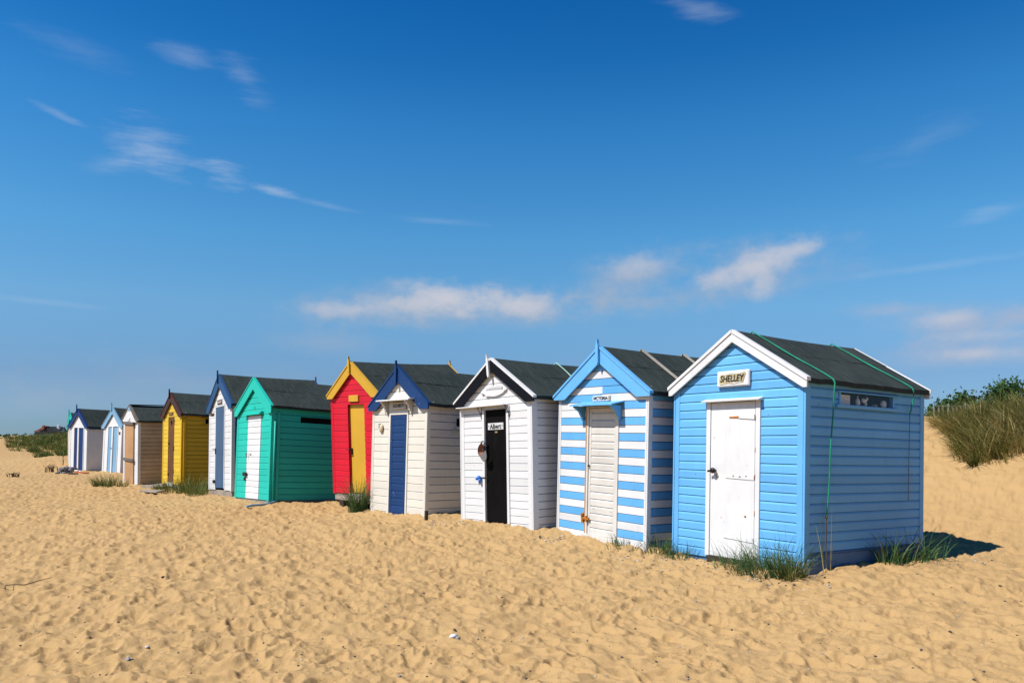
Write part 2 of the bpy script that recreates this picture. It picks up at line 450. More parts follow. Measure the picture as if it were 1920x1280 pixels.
        # soffit
        mb.add([(w/2, L0, hr-.03), (w/2, L1, hr-.03), (w/2+sd*A, L1, zt-.03), (w/2+sd*A, L0, zt-.03)], [(0, 1, 2, 3) if sd < 0 else (3, 2, 1, 0)], 1)
        if S.get('eave_board'):
            xx = w/2+sd*A; mb.box(min(xx-sd*.03, xx-sd*.006), max(xx-sd*.03, xx-sd*.006), 0, d, zt-.11, zt-.035, mi=1)
    mb.build('roof', ['felt', S.get('soffit', 'dark_wood')], root)
    # bargeboards, front and rear
    hv = S['hv']; dp = S['drop']
    for rear in (0, 1):
        for sd in (-1, 1):
            A = w/2+ov
            ai = min(A, (hr-hv-(zt-dp))/m)
            poly = [(w/2, hr+.002), (w/2+sd*A, zt+.002), (w/2+sd*A, zt-dp)]
            if ai < A-.002: poly.append((w/2+sd*ai, zt-dp))
            else: poly[-1] = (w/2+sd*A, max(zt-dp, hr-hv-m*A))
            if S.get('scallop'):
                n = 7; a_s = ai
                for k in range(n):
                    for q in (.25, .6, .95):
                        a = a_s*(1-(k+q)/n)
                        if a > .05: poly.append((w/2+sd*a, hr-hv-m*a-.022*math.sin(math.pi*q)))
            poly.append((w/2, hr-hv))
            if sd < 0: poly = poly[::-1]
            mb = MB(); ya, yb = ((-O-.024, -O) if not rear else (d+O, d+O+.024))
            mb.prism(poly, ya, yb, 0, rnd.uniform(-.03, .03))
            if S.get('cap'):
                cw = S['cap_w']
                pl = [(w/2+sd*.004, hr+.013), (w/2+sd*(A+.012), zt+.013-.012*m), (w/2+sd*(A+.012), zt-.005-.012*m-cw), (w/2+sd*.004, hr-.005-cw)]
                if sd < 0: pl = pl[::-1]
                mb.prism(pl, ya-(.012 if not rear else -.026), yb+(.03 if not rear else .012)-(0 if not rear else .024), 1)
            mb.build('bargeboard', [S['fascia'], S.get('cap', S['fascia'])], root)
    # finials
    if S.get('finial'):
        fz0, fz1, fw = S['finial']; lean = S.get('lean', 0.)
        for rear in (0, 1):
            if rear and not S.get('rear_finial', True): continue
            c = w/2+S.get('finx', 0.); h = fz1-fz0; ls = lean*h
            pl = [(c-fw*.1, fz0), (c+fw*.15, fz0), (c+fw*.5, fz0+.05), (c+fw*.5+ls*.6, fz0+h*.72), (c+fw*.25+ls*.8, fz0+h*.84), (c+fw*.08+ls, fz1), (c-fw*.08+ls, fz1), (c-fw*.25+ls*.8, fz0+h*.84), (c-fw*.5+ls*.6, fz0+h*.72), (c-fw*.5, fz0+.05)]
            mb = MB(); ya, yb = ((-O-.062, -O-.026) if not rear else (d+O+.026, d+O+.06)); mb.prism(pl, ya, yb)
            mb.build('finial', S.get('finmat', S['fascia']), root)
    # door
    x0, x1, z0, z1 = dr['x0'], dr['x1'], dr.get('z0', .0), dr['z1']; yd = dr.get('y', -.008)
    fw = dr.get('fw', .05); g = .006
    if fw > 0:
        mb = MB(); ff = dr.get('fy', -.036)
        fb = dr.get('fb', z0-.01)
        mb.box(x0-fw*.5, x0+fw*.5, ff, .03, fb, z1); mb.box(x1-fw*.5, x1+fw*.5, ff+.002, .03, fb-dr.get('frdrop', 0), z1)
        mb.box(x0-fw*.5, x1+fw*.5, ff-.001, .03, z1, z1+dr.get('lintel', fw*.6))
        mb.build('door_frame', dr.get('fmat', 'white'), root)
        x0 += fw*.5; x1 -= fw*.5
    if fw == 0:
        mb = MB(); mb.box(x0-.002, x0+.0, .0, .08, z0, z1); mb.box(x1, x1+.002, .0, .08, z0, z1); mb.box(x0, x1, .0, .08, z1-.001, z1+.02, bev=0)
        mb.build('door_frame', dr.get('fmat', S['front']) if not isinstance(S['front'], list) else S['front'][0], root)
    mb = MB(); st = dr.get('style', 'flat')
    X0, X1, Z0, Z1 = x0+g, x1-g, z0, z1-g
    if st == 'flat':
        mb.box(X0, X1, yd, yd+.035, Z0, Z1)
    elif st == 'planks':
        n = 4
        for k in range(n): mb.box(X0+(X1-X0)*k/n+.001, X0+(X1-X0)*(k+1)/n-.001, yd, yd+.03, Z0, Z1, t=rnd.uniform(-.06, .06))
    elif st == 'boards':
        sw = dr.get('stile', .05)
        mb.box(X0, X0+sw, yd-.004, yd+.03, Z0, Z1); mb.box(X1-sw*.6, X1, yd-.003, yd+.03, Z0, Z1)
        mb.box(X0+sw, X1-sw*.6, yd-.002, yd+.03, Z1-sw, Z1)
        q = MB(); yb = yd+.014
        boards(q, lambda u, n, zz: (u, yb-n, zz), 0, dr.get('bh', bh), lambda zz: (X0+sw, X1-sw*.6), [], Z0, Z1-sw, None, rnd, proud=.014)
        for k, f in enumerate(q.f): pass
        mb.add(q.v, q.f); n0 = len(q.t); mb.t[-n0:] = q.t
    mb.box(X0+.01, X1-.01, yd+.036, yd+.042, Z0, Z1, bev=0)
    door = mb.build('door', dr['mat'], root) if st != 'double' else None
    if st == 'double':
        door = root
    S['doorob'] = door
    HUTS[S['key']] = S
    return root

def part(parent, name, mat, fn, **kw):
    mb = MB(); fn(mb); o = mb.build(name, mat, parent)
    for k, v in kw.items(): o[k] = v
    return o

def bracket(parent, x, y1, y0, zt_, h, t, mat, name='bracket'):
    """ogee door-hood bracket in the y-z plane, y1 outer (more negative), y0 at the wall"""
    pl = [(y0, zt_), (y0, zt_-h), (y0-.03, zt_-h), (y0-.04, zt_-h*.8), (y0-.06, zt_-h*.72), (y0+(y1-y0)*.5, zt_-h*.42), (y0+(y1-y0)*.8, zt_-h*.22), (y1, zt_-h*.12), (y1, zt_)]
    return part(parent, name, mat, lambda b: b.prism(pl, x-t/2, x+t/2, axis='x'))

FIT = {
'S': [2.0041, 9.3494, 0.0668, -0.9916, -0.0296, -0.0087, 1.8277, 2.2205, 2.5765, 0.0672, 1.9805],
'V': [0.6779, 11.014, 0.0597, -0.9816, -0.0204, 0.0063, 1.8097, 2.6, 2.5987, 0.0846, 1.9613],
'A': [-0.7923, 12.3214, 0.0267, -0.8711, -0.0063, -0.0291, 1.7227, 2.3, 2.5835, 0.112, 1.9504],
'E': [-2.5939, 14.0249, -0.0248, -0.8475, -0.0342, -0.0046, 1.7085, 2.3, 2.6822, 0.1044, 2.0081],
'R': [-3.693, 15.8153, 0.2539, -0.8058, 0.0371, 0.0073, 1.6647, 2.3988, 2.6549, 0.0923, 2.009],
'T': [-6.4431, 17.6858, -0.0088, -0.8646, -0.0498, -0.0272, 1.9203, 2.4, 2.7091, 0.0906, 2.0319],
'W': [-8.0748, 20.2503, -0.0152, -0.9395, -0.0214, -0.04, 2.0255, 2.4497, 2.9619, 0.1479, 2.1343],
'Y': [-10.3476, 22.4775, -0.0052, -0.8622, -0.0222, -0.0188, 1.6961, 2.6, 2.6268, 0.1268, 1.9899],
'B': [-12.4641, 24.3669, -0.1019, -0.8095, 0.0013, 0.035, 1.3522, 2.6, 2.4678, 0.0984, 2.0113],
'L': [-16.9559, 31.4015, -0.1698, -0.685, -0.0528, -0.0189, 1.6503, 2.6, 2.6597, 0.1285, 1.9051],
'D': [-19.479, 33.3767, -0.1749, -0.6411, -0.0174, 0.0154, 1.6105, 2.6, 2.7038, 0.1198, 1.9391],
'G': [-21.75, 37.2, -0.17, -0.905, 0., 0., 1.60, 2.6, 2.60, 0.12, 1.86],
}
H = lambda key, **kw: hut(dict(key=key, q=FIT[key], **kw))

# ---- light blue hut nearest the camera
r = H('S', seed=1, bh=.1015, front='sky_blue', side='sky_blue', post='sky_blue', post_w=.075, fascia='white', cap='white_clean', cap_w=.022,
      hv=.128, drop=.10, label='light blue beach hut with plain white door, nearest and rightmost of the row',
      bz=-.03, plinth=.16, plinth_mat='plinth_blue', side_open=[(.575, 1.57, 1.735, 1.865)],
      door=dict(x0=.55, x1=1.255, z0=.0, z1=1.775, fw=.062, fmat='white', mat='white_door', y=-.03, frdrop=.07, lintel=.004))
S_ = HUTS['S']; w = FIT['S'][6]; d = FIT['S'][7]
part(r, 'door_hood', 'white_clean', lambda b: b.prism([(-.105, 1.785), (-.018, 1.812), (-.018, 1.776), (-.10, 1.773)][::-1], .49, 1.32, axis='x'))
sg = part(r, 'name_plate', 'white_clean', lambda b: b.box(.69, 1.15, -.062, -.019, 1.944, 2.124, bev=.012))
part(sg, 'letter_panel', 'stain', lambda b: b.prism([(.735, 1.975), (.76, 1.968), (.86, 1.98), (.93, 1.97), (1.075, 1.985), (1.11, 2.08), (1.10, 2.098), (1.02, 2.085), (.9, 2.092), (.8, 2.08), (.75, 2.085), (.73, 2.04)], -.066, -.060))
lettering('SHELLEY', .105, 'ink', sg, .918, -.069, 2.032, width=.335, shear=.16, offset=.0, rough=.0015)
D = S_['doorob']
kb = part(D, 'door_knob', 'iron', lambda b: (b.lathe([(.001, -.10), (.026, -.098), (.034, -.085), (.03, -.065), (.014, -.055), (.014, -.03)], (.665, 0, .985), axis='y'), b.tube([(.665, -.085, .985), (.60, -.09, .975)], .013)))
part(D, 'escutcheon', 'steel', lambda b: b.lathe([(.001, -.036), (.022, -.036), (.022, -.03)], (.69, 0, .92), axis='y'))
part(D, 'hinge', 'rust', lambda b: b.prism([(.86, 1.588), (1.0, 1.583), (1.215, 1.565), (1.215, 1.62), (1.0, 1.607), (.86, 1.603)], -.037, -.029))
part(D, 'hinge', 'white_door', lambda b: (b.prism([(1.0, 1.583), (1.215, 1.565), (1.215, 1.62), (1.0, 1.607)], -.040, -.0372)))
part(D, 'hinge', 'white_door', lambda b: b.prism([(.82, .905), (1.215, .895), (1.215, .95), (1.0, .935), (.82, .922)], -.037, -.029))
part(D, 'hinge', 'white_door', lambda b: b.prism([(.80, .225), (1.215, .205), (1.215, .262), (1.0, .25), (.80, .242)], -.037, -.029))
for (a, b_) in ((.93, .93), (1.11, .935), (1.02, .925), (1.10, .49)):
    part(D, 'rust_patch', 'rust', lambda b: b.blob((a, -.0375, b_), (.013, .002, .008), jit=.4))
for zz in (1.55, 1.2, .9, .5): part(S_['root'], 'hinge_pin', 'rust', lambda b: b.tube([(1.227, -.036, zz), (1.229, -.036, zz+.06)], .004))
part(r, 'door_step', 'grey_wood', lambda b: (b.box(.52, 1.22, -.10, .02, -.21, -.12, bev=.01)))
part(r, 'door_gap_shade', 'dark_wood', lambda b: b.box(.56, 1.20, -.045, -.0325, -.115, -.002, bev=0))  # solid dark strip standing in for the shade under the door
wn = part(r, 'window_frame', 'sky_blue', lambda b: (b.box(w-.02, w+.03, .545, .575, 1.72, 1.875), b.box(w-.02, w+.03, 1.57, 1.60, 1.72, 1.875), b.box(w-.015, w+.045, .49, 1.66, 1.70, 1.735),
     b.prism([(w-.01, 1.868), (w+.055, 1.866), (w+.055, 1.876), (w-.01, 1.90)], .49, 1.68, axis='y')))
part(wn, 'pane', 'glass', lambda b: b.box(w+.004, w+.008, .575, 1.57, 1.735, 1.865, bev=0))
part(r, 'shelf_and_shade_panel', 'black', lambda b: (b.box(w-.16, w-.012, .5, 1.62, 1.715, 1.73), b.box(w-.18, w-.165, .3, 1.9, 1.5, 1.93)))  # shelf, plus an added black panel that makes the window interior look unlit
part(r, 'floor_boards', 'dark_wood', lambda b: b.box(.03, w-.03, .03, d-.03, .0, .02))
part(r, 'foundation', 'plinth_blue', lambda b: (b.box(w-.02, w+.03, .02, d-.05, -.32, .15, bev=.01), b.box(w+.0, w+.045, .02, .30, -.32, .11, bev=.012), b.box(w+.001, w+.034, .02, d-.05, .151, .163, bev=.003)))
def rootworld(key, p): return HUTS[key]['mw'] @ Vector(p)
def thing_at(name, key, label, cat, group=None):
    """a separate thing standing in or on a hut: its own top-level empty sharing the hut's frame"""
    o = empty(name); o.matrix_world = HUTS[key]['mw']; tag(o, label, cat, group); return o
t = thing_at('paper_notice', 'S', 'white printed paper notice propped behind the side window glass', 'notice')
part(t, 'sheet', 'paper', lambda b: b.box(w-.016, w-.012, .61, .80, 1.732, 1.845, bev=.0005))
part(t, 'print_lines', 'fade', lambda b: [b.box(w-.0115, w-.011, .63, .70+.07*(k % 2), 1.765+k*.017, 1.769+k*.017, bev=0) for k in range(4)])
t = thing_at('bottle', 'S', 'white bottle standing in the side window of the light blue hut', 'bottle')
part(t, 'body', 'porcelain', lambda b: b.lathe([(.0, 1.731), (.026, 1.731), (.029, 1.78), (.022, 1.81), (.009, 1.825), (.009, 1.85), (0, 1.851)], (w-.032, .97, 0)))
t = thing_at('figurine', 'S', 'lumpy white ornament in the middle of the side window', 'ornament')
part(t, 'body', 'porcelain', lambda b: (b.blob((w-.03, 1.10, 1.80), (.02, .045, .025), jit=.3), b.blob((w-.03, 1.15, 1.825), (.015, .02, .02)), b.blob((w-.03, 1.12, 1.765), (.015, .02, .03), jit=.2), b.blob((w-.03, 1.07, 1.815), (.01, .02, .012))))
t = thing_at('round_stone', 'S', 'pale rounded stone at the far end of the side window', 'stone')
part(t, 'body', 'pebble_white', lambda b: b.blob((w-.035, 1.48, 1.78), (.03, .05, .05), n=12, jit=.05))
t = thing_at('seashell', 'S', 'small pinkish shell low in the side window', 'shell')
part(t, 'body', 'pinkish', lambda b: b.blob((w-.035, 1.31, 1.752), (.03, .045, .022), jit=.2))

def roof_rope(key, ys, hang_r, hang_l, mat, label, rr=.0085, thin=None, sway=0.):
    S = HUTS[key]; x, y, z, yaw, pit, rol, w, d, hr, ov, zt = S['q']; m = S['m']; lift = rr+.008
    pts = []
    ya, yb, yc = ys
    pts += [(-ov-.03, yc, zt-hang_l), (-ov-.03, yc, zt-.05), (-ov-.01, yc, zt+lift)]
    for k in range(1, 6): t = k/6; pts.append((-ov+(w/2+ov)*t, yc+(ya-yc)*t, zt+(hr-zt)*t+lift))
    pts.append((w/2, ya, hr+lift+.008))
    for k in range(1, 10):
        t = k/10; pts.append((w/2+(w/2+ov)*t, ya+(yb-ya)*t+.015*math.sin(9*t), hr-(hr-zt)*t+lift))
    A = w+ov
    pts += [(A+.008, yb, zt+lift*.6), (A+.028, yb+.003, zt-.03), (A+.022, yb+.004, zt-.12)]
    for k in range(1, 9): t = k/8; pts.append((A+.02-.035*t, yb+.004+sway*t+.006*math.sin(11*t), zt-.12-(hang_r-.12)*t))
    mb = MB(); mb.tube(pts, rr, 7)
    e = empty('rope'); e.matrix_world = S['mw']; tag(e, label, 'rope')
    mb.build('cord', mat, e)
    if thin:
        q = MB(); q.tube([pts[-1], (pts[-1][0]-.005, pts[-1][1]-.01, zt-thin)], .004, 5); q.build('thin_line', 'grey_cloth', e)
    else:
        q = MB(); q.tube([pts[-1], (pts[-1][0]-.005, pts[-1][1]+.0, pts[-1][2]-.45)], .006, 5); q.blob(pts[-1], (.016, .016, .02), jit=.3); q.build('loose_end', 'twig', e)
    return e
roof_rope('S', (.28, .36, .3), 1.44, 1.2, 'green_rope', 'long green rope over the light blue hut roof hanging down beside its front corner', sway=-.05)
roof_rope('S', (1.80, 1.88, 1.8), .30, .9, 'green_rope', 'short bright green rope over the rear end of the light blue hut roof', rr=.009, thin=1.3)

# ---- blue and white striped hut
def v_front(i):
    if i == 19: return lambda a, b: [(-9, .93, 1), (.93, 9, 0)] if True else 0
    if i in (20,): return lambda a, b: [(-9, .93, 0), (.93, 9, 1)]
    if i > 20: return 0 if i % 2 == 0 else 1
    return 0 if i % 2 == 0 else 1
def v_front(i):
    base = 1 if i % 2 == 0 else 0          # 0 blue, 1 white
    if i == 18: return lambda a, b: [(-9, .93, 0), (.93, 9, 1)]
    if i == 19: return lambda a, b: [(-9, .93, 1), (.93, 9, 0)]
    if i == 17: return lambda a, b: [(-9, .55, 1), (.55, 9, 0)]
    if i >= 18: base = 1-base
    if i == 17: base = 0
    return base
r = H('V', seed=2, bh=.1045, front=['mid_blue', 'white'], side=['mid_blue', 'white'], frontrow=v_front, siderow=lambda i: i % 2, post='white', post_w=.035, post_s=.045,
      fascia='sky_blue', cap='sky_blue', cap_w=.018, hv=.218, drop=.06, finial=(2.345, 2.70, .055), lean=-.03, bevel=.12,
      label='blue and white striped beach hut, second from the right', bz=-.02,
      door=dict(x0=.645, x1=1.255, z0=.05, z1=1.78, fw=.055, fmat='white_worn', mat='white_worn', style='boards', stile=.045, y=-.02, bh=.098, lintel=.02))
S_ = HUTS['V']; D = S_['doorob']; w = FIT['V'][6]
hd = part(r, 'door_hood', 'sky_blue', lambda b: b.prism([(-.24, 1.812), (-.018, 1.862), (-.018, 1.846), (-.24, 1.796)][::-1], .50, 1.375, axis='x'))
for xx in (.56, 1.315): bracket(hd, xx, -.21, -.024, 1.80, .19, .035, 'mid_blue')
sg = part(r, 'name_plate', 'white_clean', lambda b: (b.box(.755, 1.105, -.040, -.020, 1.866, 1.938, bev=.003), b.prism([(.735, 1.902), (.755, 1.915), (.755, 1.889)], -.038, -.022)))
part(sg, 'plate_end', 'tan', lambda b: b.box(1.078, 1.104, -.0425, -.0402, 1.870, 1.934, bev=0))
lettering('VICTORIA', .062, 'ink', sg, .918, -.043, 1.902, width=.29, offset=.0005)
lettering('-', .06, 'ink', sg, .768, -.043, 1.902); lettering('-', .06, 'ink', sg, 1.072, -.043, 1.902)
part(r, 'door_latch', 'rust', lambda b: (b.box(.575, .735, -.062, -.038, .245, .275), b.box(.585, .62, -.066, -.036, .20, .33), b.box(.67, .70, -.066, -.04, .215, .30), b.tube([(.59, -.065, .31), (.60, -.085, .30), (.615, -.065, .29)], .007)))
part(D, 'door_knob', 'iron', lambda b: b.lathe([(.001, -.055), (.013, -.053), (.013, -.03)], (.70, 0, .985), axis='y'))
part(r, 'frame_strip', 'ply', lambda b: b.box(.618, .640, -.040, -.0362, .06, 1.74, bev=.001))
part(r, 'threshold', 'white_worn', lambda b: b.prism([(.585, -.07), (1.28, -.07), (1.28, .045), (.60, .05), (.585, .035)], -.062, -.02))
for (yy) in (.72, 1.55):
    def bt(b, yy=yy):
        x, y, z, yaw, pit, rol, w, d, hr, ov, zt = FIT['V']
        for sd in (1, -1):
            A = w/2+ov
            vs = [(w/2+sd*a, q, hr-(hr-zt)*a/A+h) for a in (.01, A+.004) for q in (yy-.022, yy+.022) for h in (.012, .034)]
            b.add(vs, [(0, 1, 3, 2), (4, 6, 7, 5), (0, 4, 5, 1), (2, 3, 7, 6), (0, 2, 6, 4), (1, 5, 7, 3)])
    part(r, 'roof_batten', 'batten', bt)

# ---- white hut with black door
r = H('A', seed=3, bh=.1115, front='white_clean', side='white_clean', post='white_clean', post_w=.085, post_s=.085, fascia='black', cap='white_clean', cap_w=.016,
      hv=.20, drop=.08, finial=(2.29, 2.655, .048), finmat='white_clean', lean=-.10, finx=-.03, bevel=.12, rear_finial=False,
      label='white beach hut with black door and black bargeboards', bz=-.03,
      door=dict(x0=.60, x1=1.19, z0=.07, z1=1.80, fw=.055, fmat='white_clean', mat='black_door', style='flat', y=-.005, lintel=.005))
S_ = HUTS['A']; D = S_['doorob']
sg = part(D, 'name_plate', 'pebble_white', lambda b: b.box(.70, 1.075, -.016, -.0055, 1.487, 1.592, bev=.002))
lettering('Albert', .105, 'ink', sg, .888, -.018, 1.538, width=.27, offset=.001)
for xx in (.728, 1.05): lettering('\u00b7', .1, 'ink', sg, xx, -.018, 1.54, offset=.002)
for xx, hh in ((.745, .0), (.80, .02), (.845, .028)):      # hair-line tails of the old lettering style
    part(sg, 'letter_tail', 'ink', lambda b: b.prism([(xx, 1.503), (xx+.02, 1.499), (xx+.028, 1.508), (xx+.004, 1.511)], -.020, -.0165))
part(D, 'small_plate', 'gold', lambda b: b.box(.865, .925, -.011, -.0055, 1.438, 1.462, bev=.001))
part(r, 'gable_apron', 'white_clean', lambda b: (b.box(-.04, .02, -.05, -.019, 1.853, 1.867), b.box(.0, 1.20, -.125, -.019, 1.850, 1.866)))
def scroll(b, x, z, s):
    b.tube([(x, -.12, z), (x, -.035, z-.13)], .005, 5)
    for (cy, cz, r0) in ((-.10, z-.015, .018), (-.035, z-.10, .013), (-.035, z-.16, .016)):
        b.tube([(x, cy-r0*math.cos(a*.7), cz+r0*math.sin(a*.7)) for a in range(8)], .004, 5)
    b.tube([(x, -.03, z), (x, -.03, z-.19)], .005, 5)
for xx in (.555, 1.235): part(r, 'scroll_bracket', 'iron', lambda b: scroll(b, xx, 1.848, 1))
def shield(b):
    n = 12
    up = [(.60+.56*k/n, 2.085+.012*math.sin(math.pi*k/n)) for k in range(n+1)]
    lo = [(.60+.56*k/n, 2.075-.075*math.sin(math.pi*k/n)**.7) for k in range(n+1)]
    b.prism(lo+up[::-1], -.045, -.019)
    b.blob((.60, -.035, 2.07), (.035, .018, .03), jit=.2); b.blob((1.16, -.035, 2.085), (.03, .016, .022), jit=.2)
    for k in range(15): b.blob((.70+.026*k, -.032, 2.115+.012*math.sin(k*.23)), (.011, .012, .04), n=6, jit=.05)
    b.blob((.72, -.035, 2.02), (.05, .014, .02), jit=.3)
part(r, 'carved_shell_ornament', 'white_clean', shield)
lk = part(r, 'padlock', 'blue_plastic', lambda b: (b.blob((.50, -.06, .745), (.038, .03, .035), jit=.25), b.blob((.525, -.055, .70), (.03, .025, .04), jit=.2), b.blob((.46, -.06, .73), (.025, .025, .025), jit=.2)))
part(lk, 'hasp', 'iron', lambda b: b.box(.53, .70, -.045, -.038, .735, .755))
part(r, 'threshold', 'grey_wood', lambda b: b.box(.60, 1.20, -.06, -.0, -.06, .045, bev=.01))
roof_rope('A', (1.32, 1.22, 1.2), .25, .5, 'pale_rope', 'pale green rope over the roof of the white hut with black door', rr=.01)
# cap hanging on the black door
cap = thing_at('baseball_cap', 'A', 'grey cap with orange lining hanging on the black door', 'cap')
def cap_crown(b):
    n = 14
    for (k0, mi) in ((1.0, 0), (.86, 1)):
        vs = []
        for i in range(5):
            th = math.pi/2*(1-i/4)
            for k in range(n):
                a = 2*math.pi*k/n
                vs.append((.075*k0*math.sin(th)*math.cos(a), -.10+.085*k0*math.cos(th)*(1 if True else 0), .10*k0*math.sin(th)*math.sin(a)))
        fs = [(i*n+k, i*n+(k+1) % n, (i+1)*n+(k+1) % n, (i+1)*n+k) for i in range(4) for k in range(n)]
        b.add(vs, fs, mi, 0, True)
def place(o, x, z, rot, y=0):
    o.matrix_local = Matrix.Translation((x, y, z)) @ Matrix.Rotation(rot, 4, 'Y')
cr = part(cap, 'crown', ['grey_cloth', 'lining'], cap_crown); place(cr, .615, 1.18, rad(20))
vz = part(cap, 'visor', 'grey_cloth', lambda b: b.prism([(.085*math.cos(math.pi*k/9), .02-.13*math.sin(math.pi*k/9)) for k in range(10)][::-1], -.122, -.112)); place(vz, .70, 1.11, rad(-32))
st = part(cap, 'strap', 'grey_cloth', lambda b: b.tube([(.62, -.10, 1.26), (.64, -.09, 1.31), (.685, -.06, 1.315), (.69, -.09, 1.27)], .014, 6))

# ---- cream hut with navy door
r = H('E', seed=4, bh=.134, front='cream', side='cream', post='cream', post_w=.045, post_s=.05, fascia='navy', cap='navy', cap_w=.016,
      hv=.27, drop=.10, finial=(2.34, 2.79, .06), bevel=.12, finx=-.02,
      label='cream beach hut with navy blue door and navy bargeboards', bz=-.03,
      door=dict(x0=.59, x1=1.15, z0=-.02, z1=1.83, fw=.04, fmat='cream', mat='navy', style='boards', stile=.075, y=-.03, bh=.128, lintel=.07))
S_ = HUTS['E']
hd = part(r, 'door_hood', 'white_clean', lambda b: b.prism([(-.20, 2.09), (-.018, 2.115), (-.018, 2.095), (-.20, 2.068)][::-1], .36, 1.41, axis='x'))
for xx in (.50, 1.27): bracket(hd, xx, -.18, -.024, 2.072, .23, .04, 'cream')
part(r, 'hood_back_board', 'cream', lambda b: b.prism([(.53, 1.905), (.7, 1.885), (.87, 1.87), (1.04, 1.885), (1.21, 1.905), (1.21, 2.07), (.53, 2.07)], -.032, -.0195))
sg = part(r, 'name_plate', 'shell', lambda b: b.box(.675, 1.125, -.055, -.033, 1.915, 2.055, bev=.02))
part(sg, 'letter_panel', 'cream', lambda b: b.box(.70, 1.10, -.058, -.0552, 1.935, 2.035, bev=.001))
lettering('ELIZABETH', .085, 'ink', sg, .90, -.060, 1.985, width=.35, offset=.001)
lettering('25', .10, 'fade', r, .225, -.021, 1.645, offset=.001, name='hut_number')
part(r, 'shell_ornament', 'shell', lambda b: (b.blob((.33, -.045, 1.60), (.045, .03, .07), jit=.1), b.blob((.30, -.04, 1.55), (.04, .025, .03), jit=.1)))
part(r, 'vent', 'black', lambda b: (b.box(FIT['E'][6]+.0, FIT['E'][6]+.035, .60, .74, 1.64, 1.77)))
part(r, 'vent_spout', 'shell', lambda b: (b.box(FIT['E'][6]+.0, FIT['E'][6]+.05, .52, .60, 1.55, 1.585)))

# ---- red hut
r = H('R', seed=5, bh=.116, front='red', side='red', post='red', post_w=.06, fascia='amber', cap='amber', cap_w=.015, hv=.22, drop=.075,
      finial=(2.43, 2.76, .06), finx=-.01, label='bright red beach hut with yellow door and yellow bargeboards', soffit='red', bevel=.15,
      plinth=.15, door=dict(x0=.62, x1=1.215, z0=.03, z1=1.81, fw=0, mat='amber', style='flat', y=.035))
S_ = HUTS['R']; D = S_['doorob']
part(r, 'blank_plaque', 'amber', lambda b: b.box(.70, 1.04, -.045, -.019, 1.86, 1.99, bev=.008))
part(D, 'door_handle', 'iron', lambda b: (b.box(.655, .69, -.0, .034, .80, .93), b.tube([(.67, .0, .90), (.67, -.05, .90), (.60, -.055, .905)], .012)))
part(r, 'door_step', 'grey_wood', lambda b: (b.box(.30, 1.5, -.16, -.002, -.115, -.055, bev=.008), b.box(.62, 1.3, -.06, -.001, -.05, .02, bev=.006)))
for (xx, yy) in ((.25, .06), (.9, .1), (1.45, .1), (.2, 2.2), (1.5, 2.2)):
    part(r, 'support_block', 'dark_wood', lambda b: b.box(xx-.1, xx+.12, yy-.06, yy+.14, -.42, -.152, bev=.01))

# ---- teal hut with white door
r = H('T', seed=6, bh=.133, front='teal', side='teal', post='teal', post_w=.065, fascia='teal', cap='teal', cap_w=.014, hv=.26, drop=.16, bevel=.15,
      label='turquoise green beach hut with narrow white door', side_open=[(.64, 1.9, 1.70, 1.83)], soffit='teal',
      plinth=.13, door=dict(x0=.63, x1=1.385, z0=.005, z1=1.86, fw=0, mat='white_clean', style='boards', stile=.0, y=-.022, bh=.133))
S_ = HUTS['T']; D = S_['doorob']; w = FIT['T'][6]
part(r, 'door_hood', 'teal', lambda b: (b.prism([(-.10, 1.885), (-.018, 1.91), (-.018, 1.885), (-.10, 1.868)][::-1], .50, 1.47, axis='x'), b.box(1.38, 1.50, -.09, -.03, 1.895, 1.935)))
part(D, 'door_handle', 'iron', lambda b: b.tube([(.69, -.04, 1.01), (.72, -.075, 1.01), (.74, -.075, .97), (.74, -.07, .92)], .009))
part(D, 'key_plate', 'steel', lambda b: b.box(.80, .90, -.042, -.036, .985, 1.01))
lk = part(r, 'door_lock', 'iron', lambda b: (b.box(.52, .72, -.065, -.038, .50, .585), b.box(.59, .64, -.06, -.035, .40, .47)))
lettering('10', .10, 'teal', r, .98, -.021, 2.03, offset=.001, name='hut_number')
part(r, 'window_shade_sheet', 'black', lambda b: b.box(w-.06, w-.055, .6, 1.95, 1.65, 1.86, bev=0))  # black sheet behind the slot, interior shade put in as colour
part(r, 'window_frame', 'teal', lambda b: (b.box(w-.05, w+.022, .62, .642, 1.69, 1.835), b.box(w-.05, w+.022, .62, 1.92, 1.829, 1.845), b.box(w-.05, w+.022, .62, 1.92, 1.682, 1.70)))
part(r, 'downpipe', 'teal', lambda b: b.tube([(w+.05, .05, 1.7), (w+.05, .05, -.05)], .018, 8))
part(r, 'corner_batten', 'teal', lambda b: b.box(w+.024, w+.04, .11, .17, -.03, 1.9))

# ---- white hut with steel-blue door
r = H('W', seed=7, bh=.145, front='white', side='denim', post='white', post_back='denim', post_w=.07, fascia='denim', cap='denim', cap_w=.014, hv=.30, drop=.12, bevel=.15,
      finial=(2.72, 3.07, .03), finx=-.02, label='white beach hut with slate blue door standing on concrete blocks', plinth=.15,
      door=dict(x0=.63, x1=1.43, z0=.05, z1=2.13, fw=.035, fmat='white', mat='steel_blue', style='planks', y=-.03))
D = HUTS['W']['doorob']; w = FIT['W'][6]
part(r, 'name_plate', 'brown', lambda b: b.box(.78, 1.19, -.035, -.02, 2.20, 2.30)); part(r, 'plate_marks', 'paper', lambda b: [b.box(.83+.09*k, .88+.09*k, -.037, -.0352, 2.23, 2.275, bev=0) for k in range(4)])
part(r, 'number_plate', 'brown', lambda b: (b.box(.16, .30, -.03, -.019, 1.93, 2.00), b.box(.33, .46, -.03, -.019, 1.93, 2.00)))
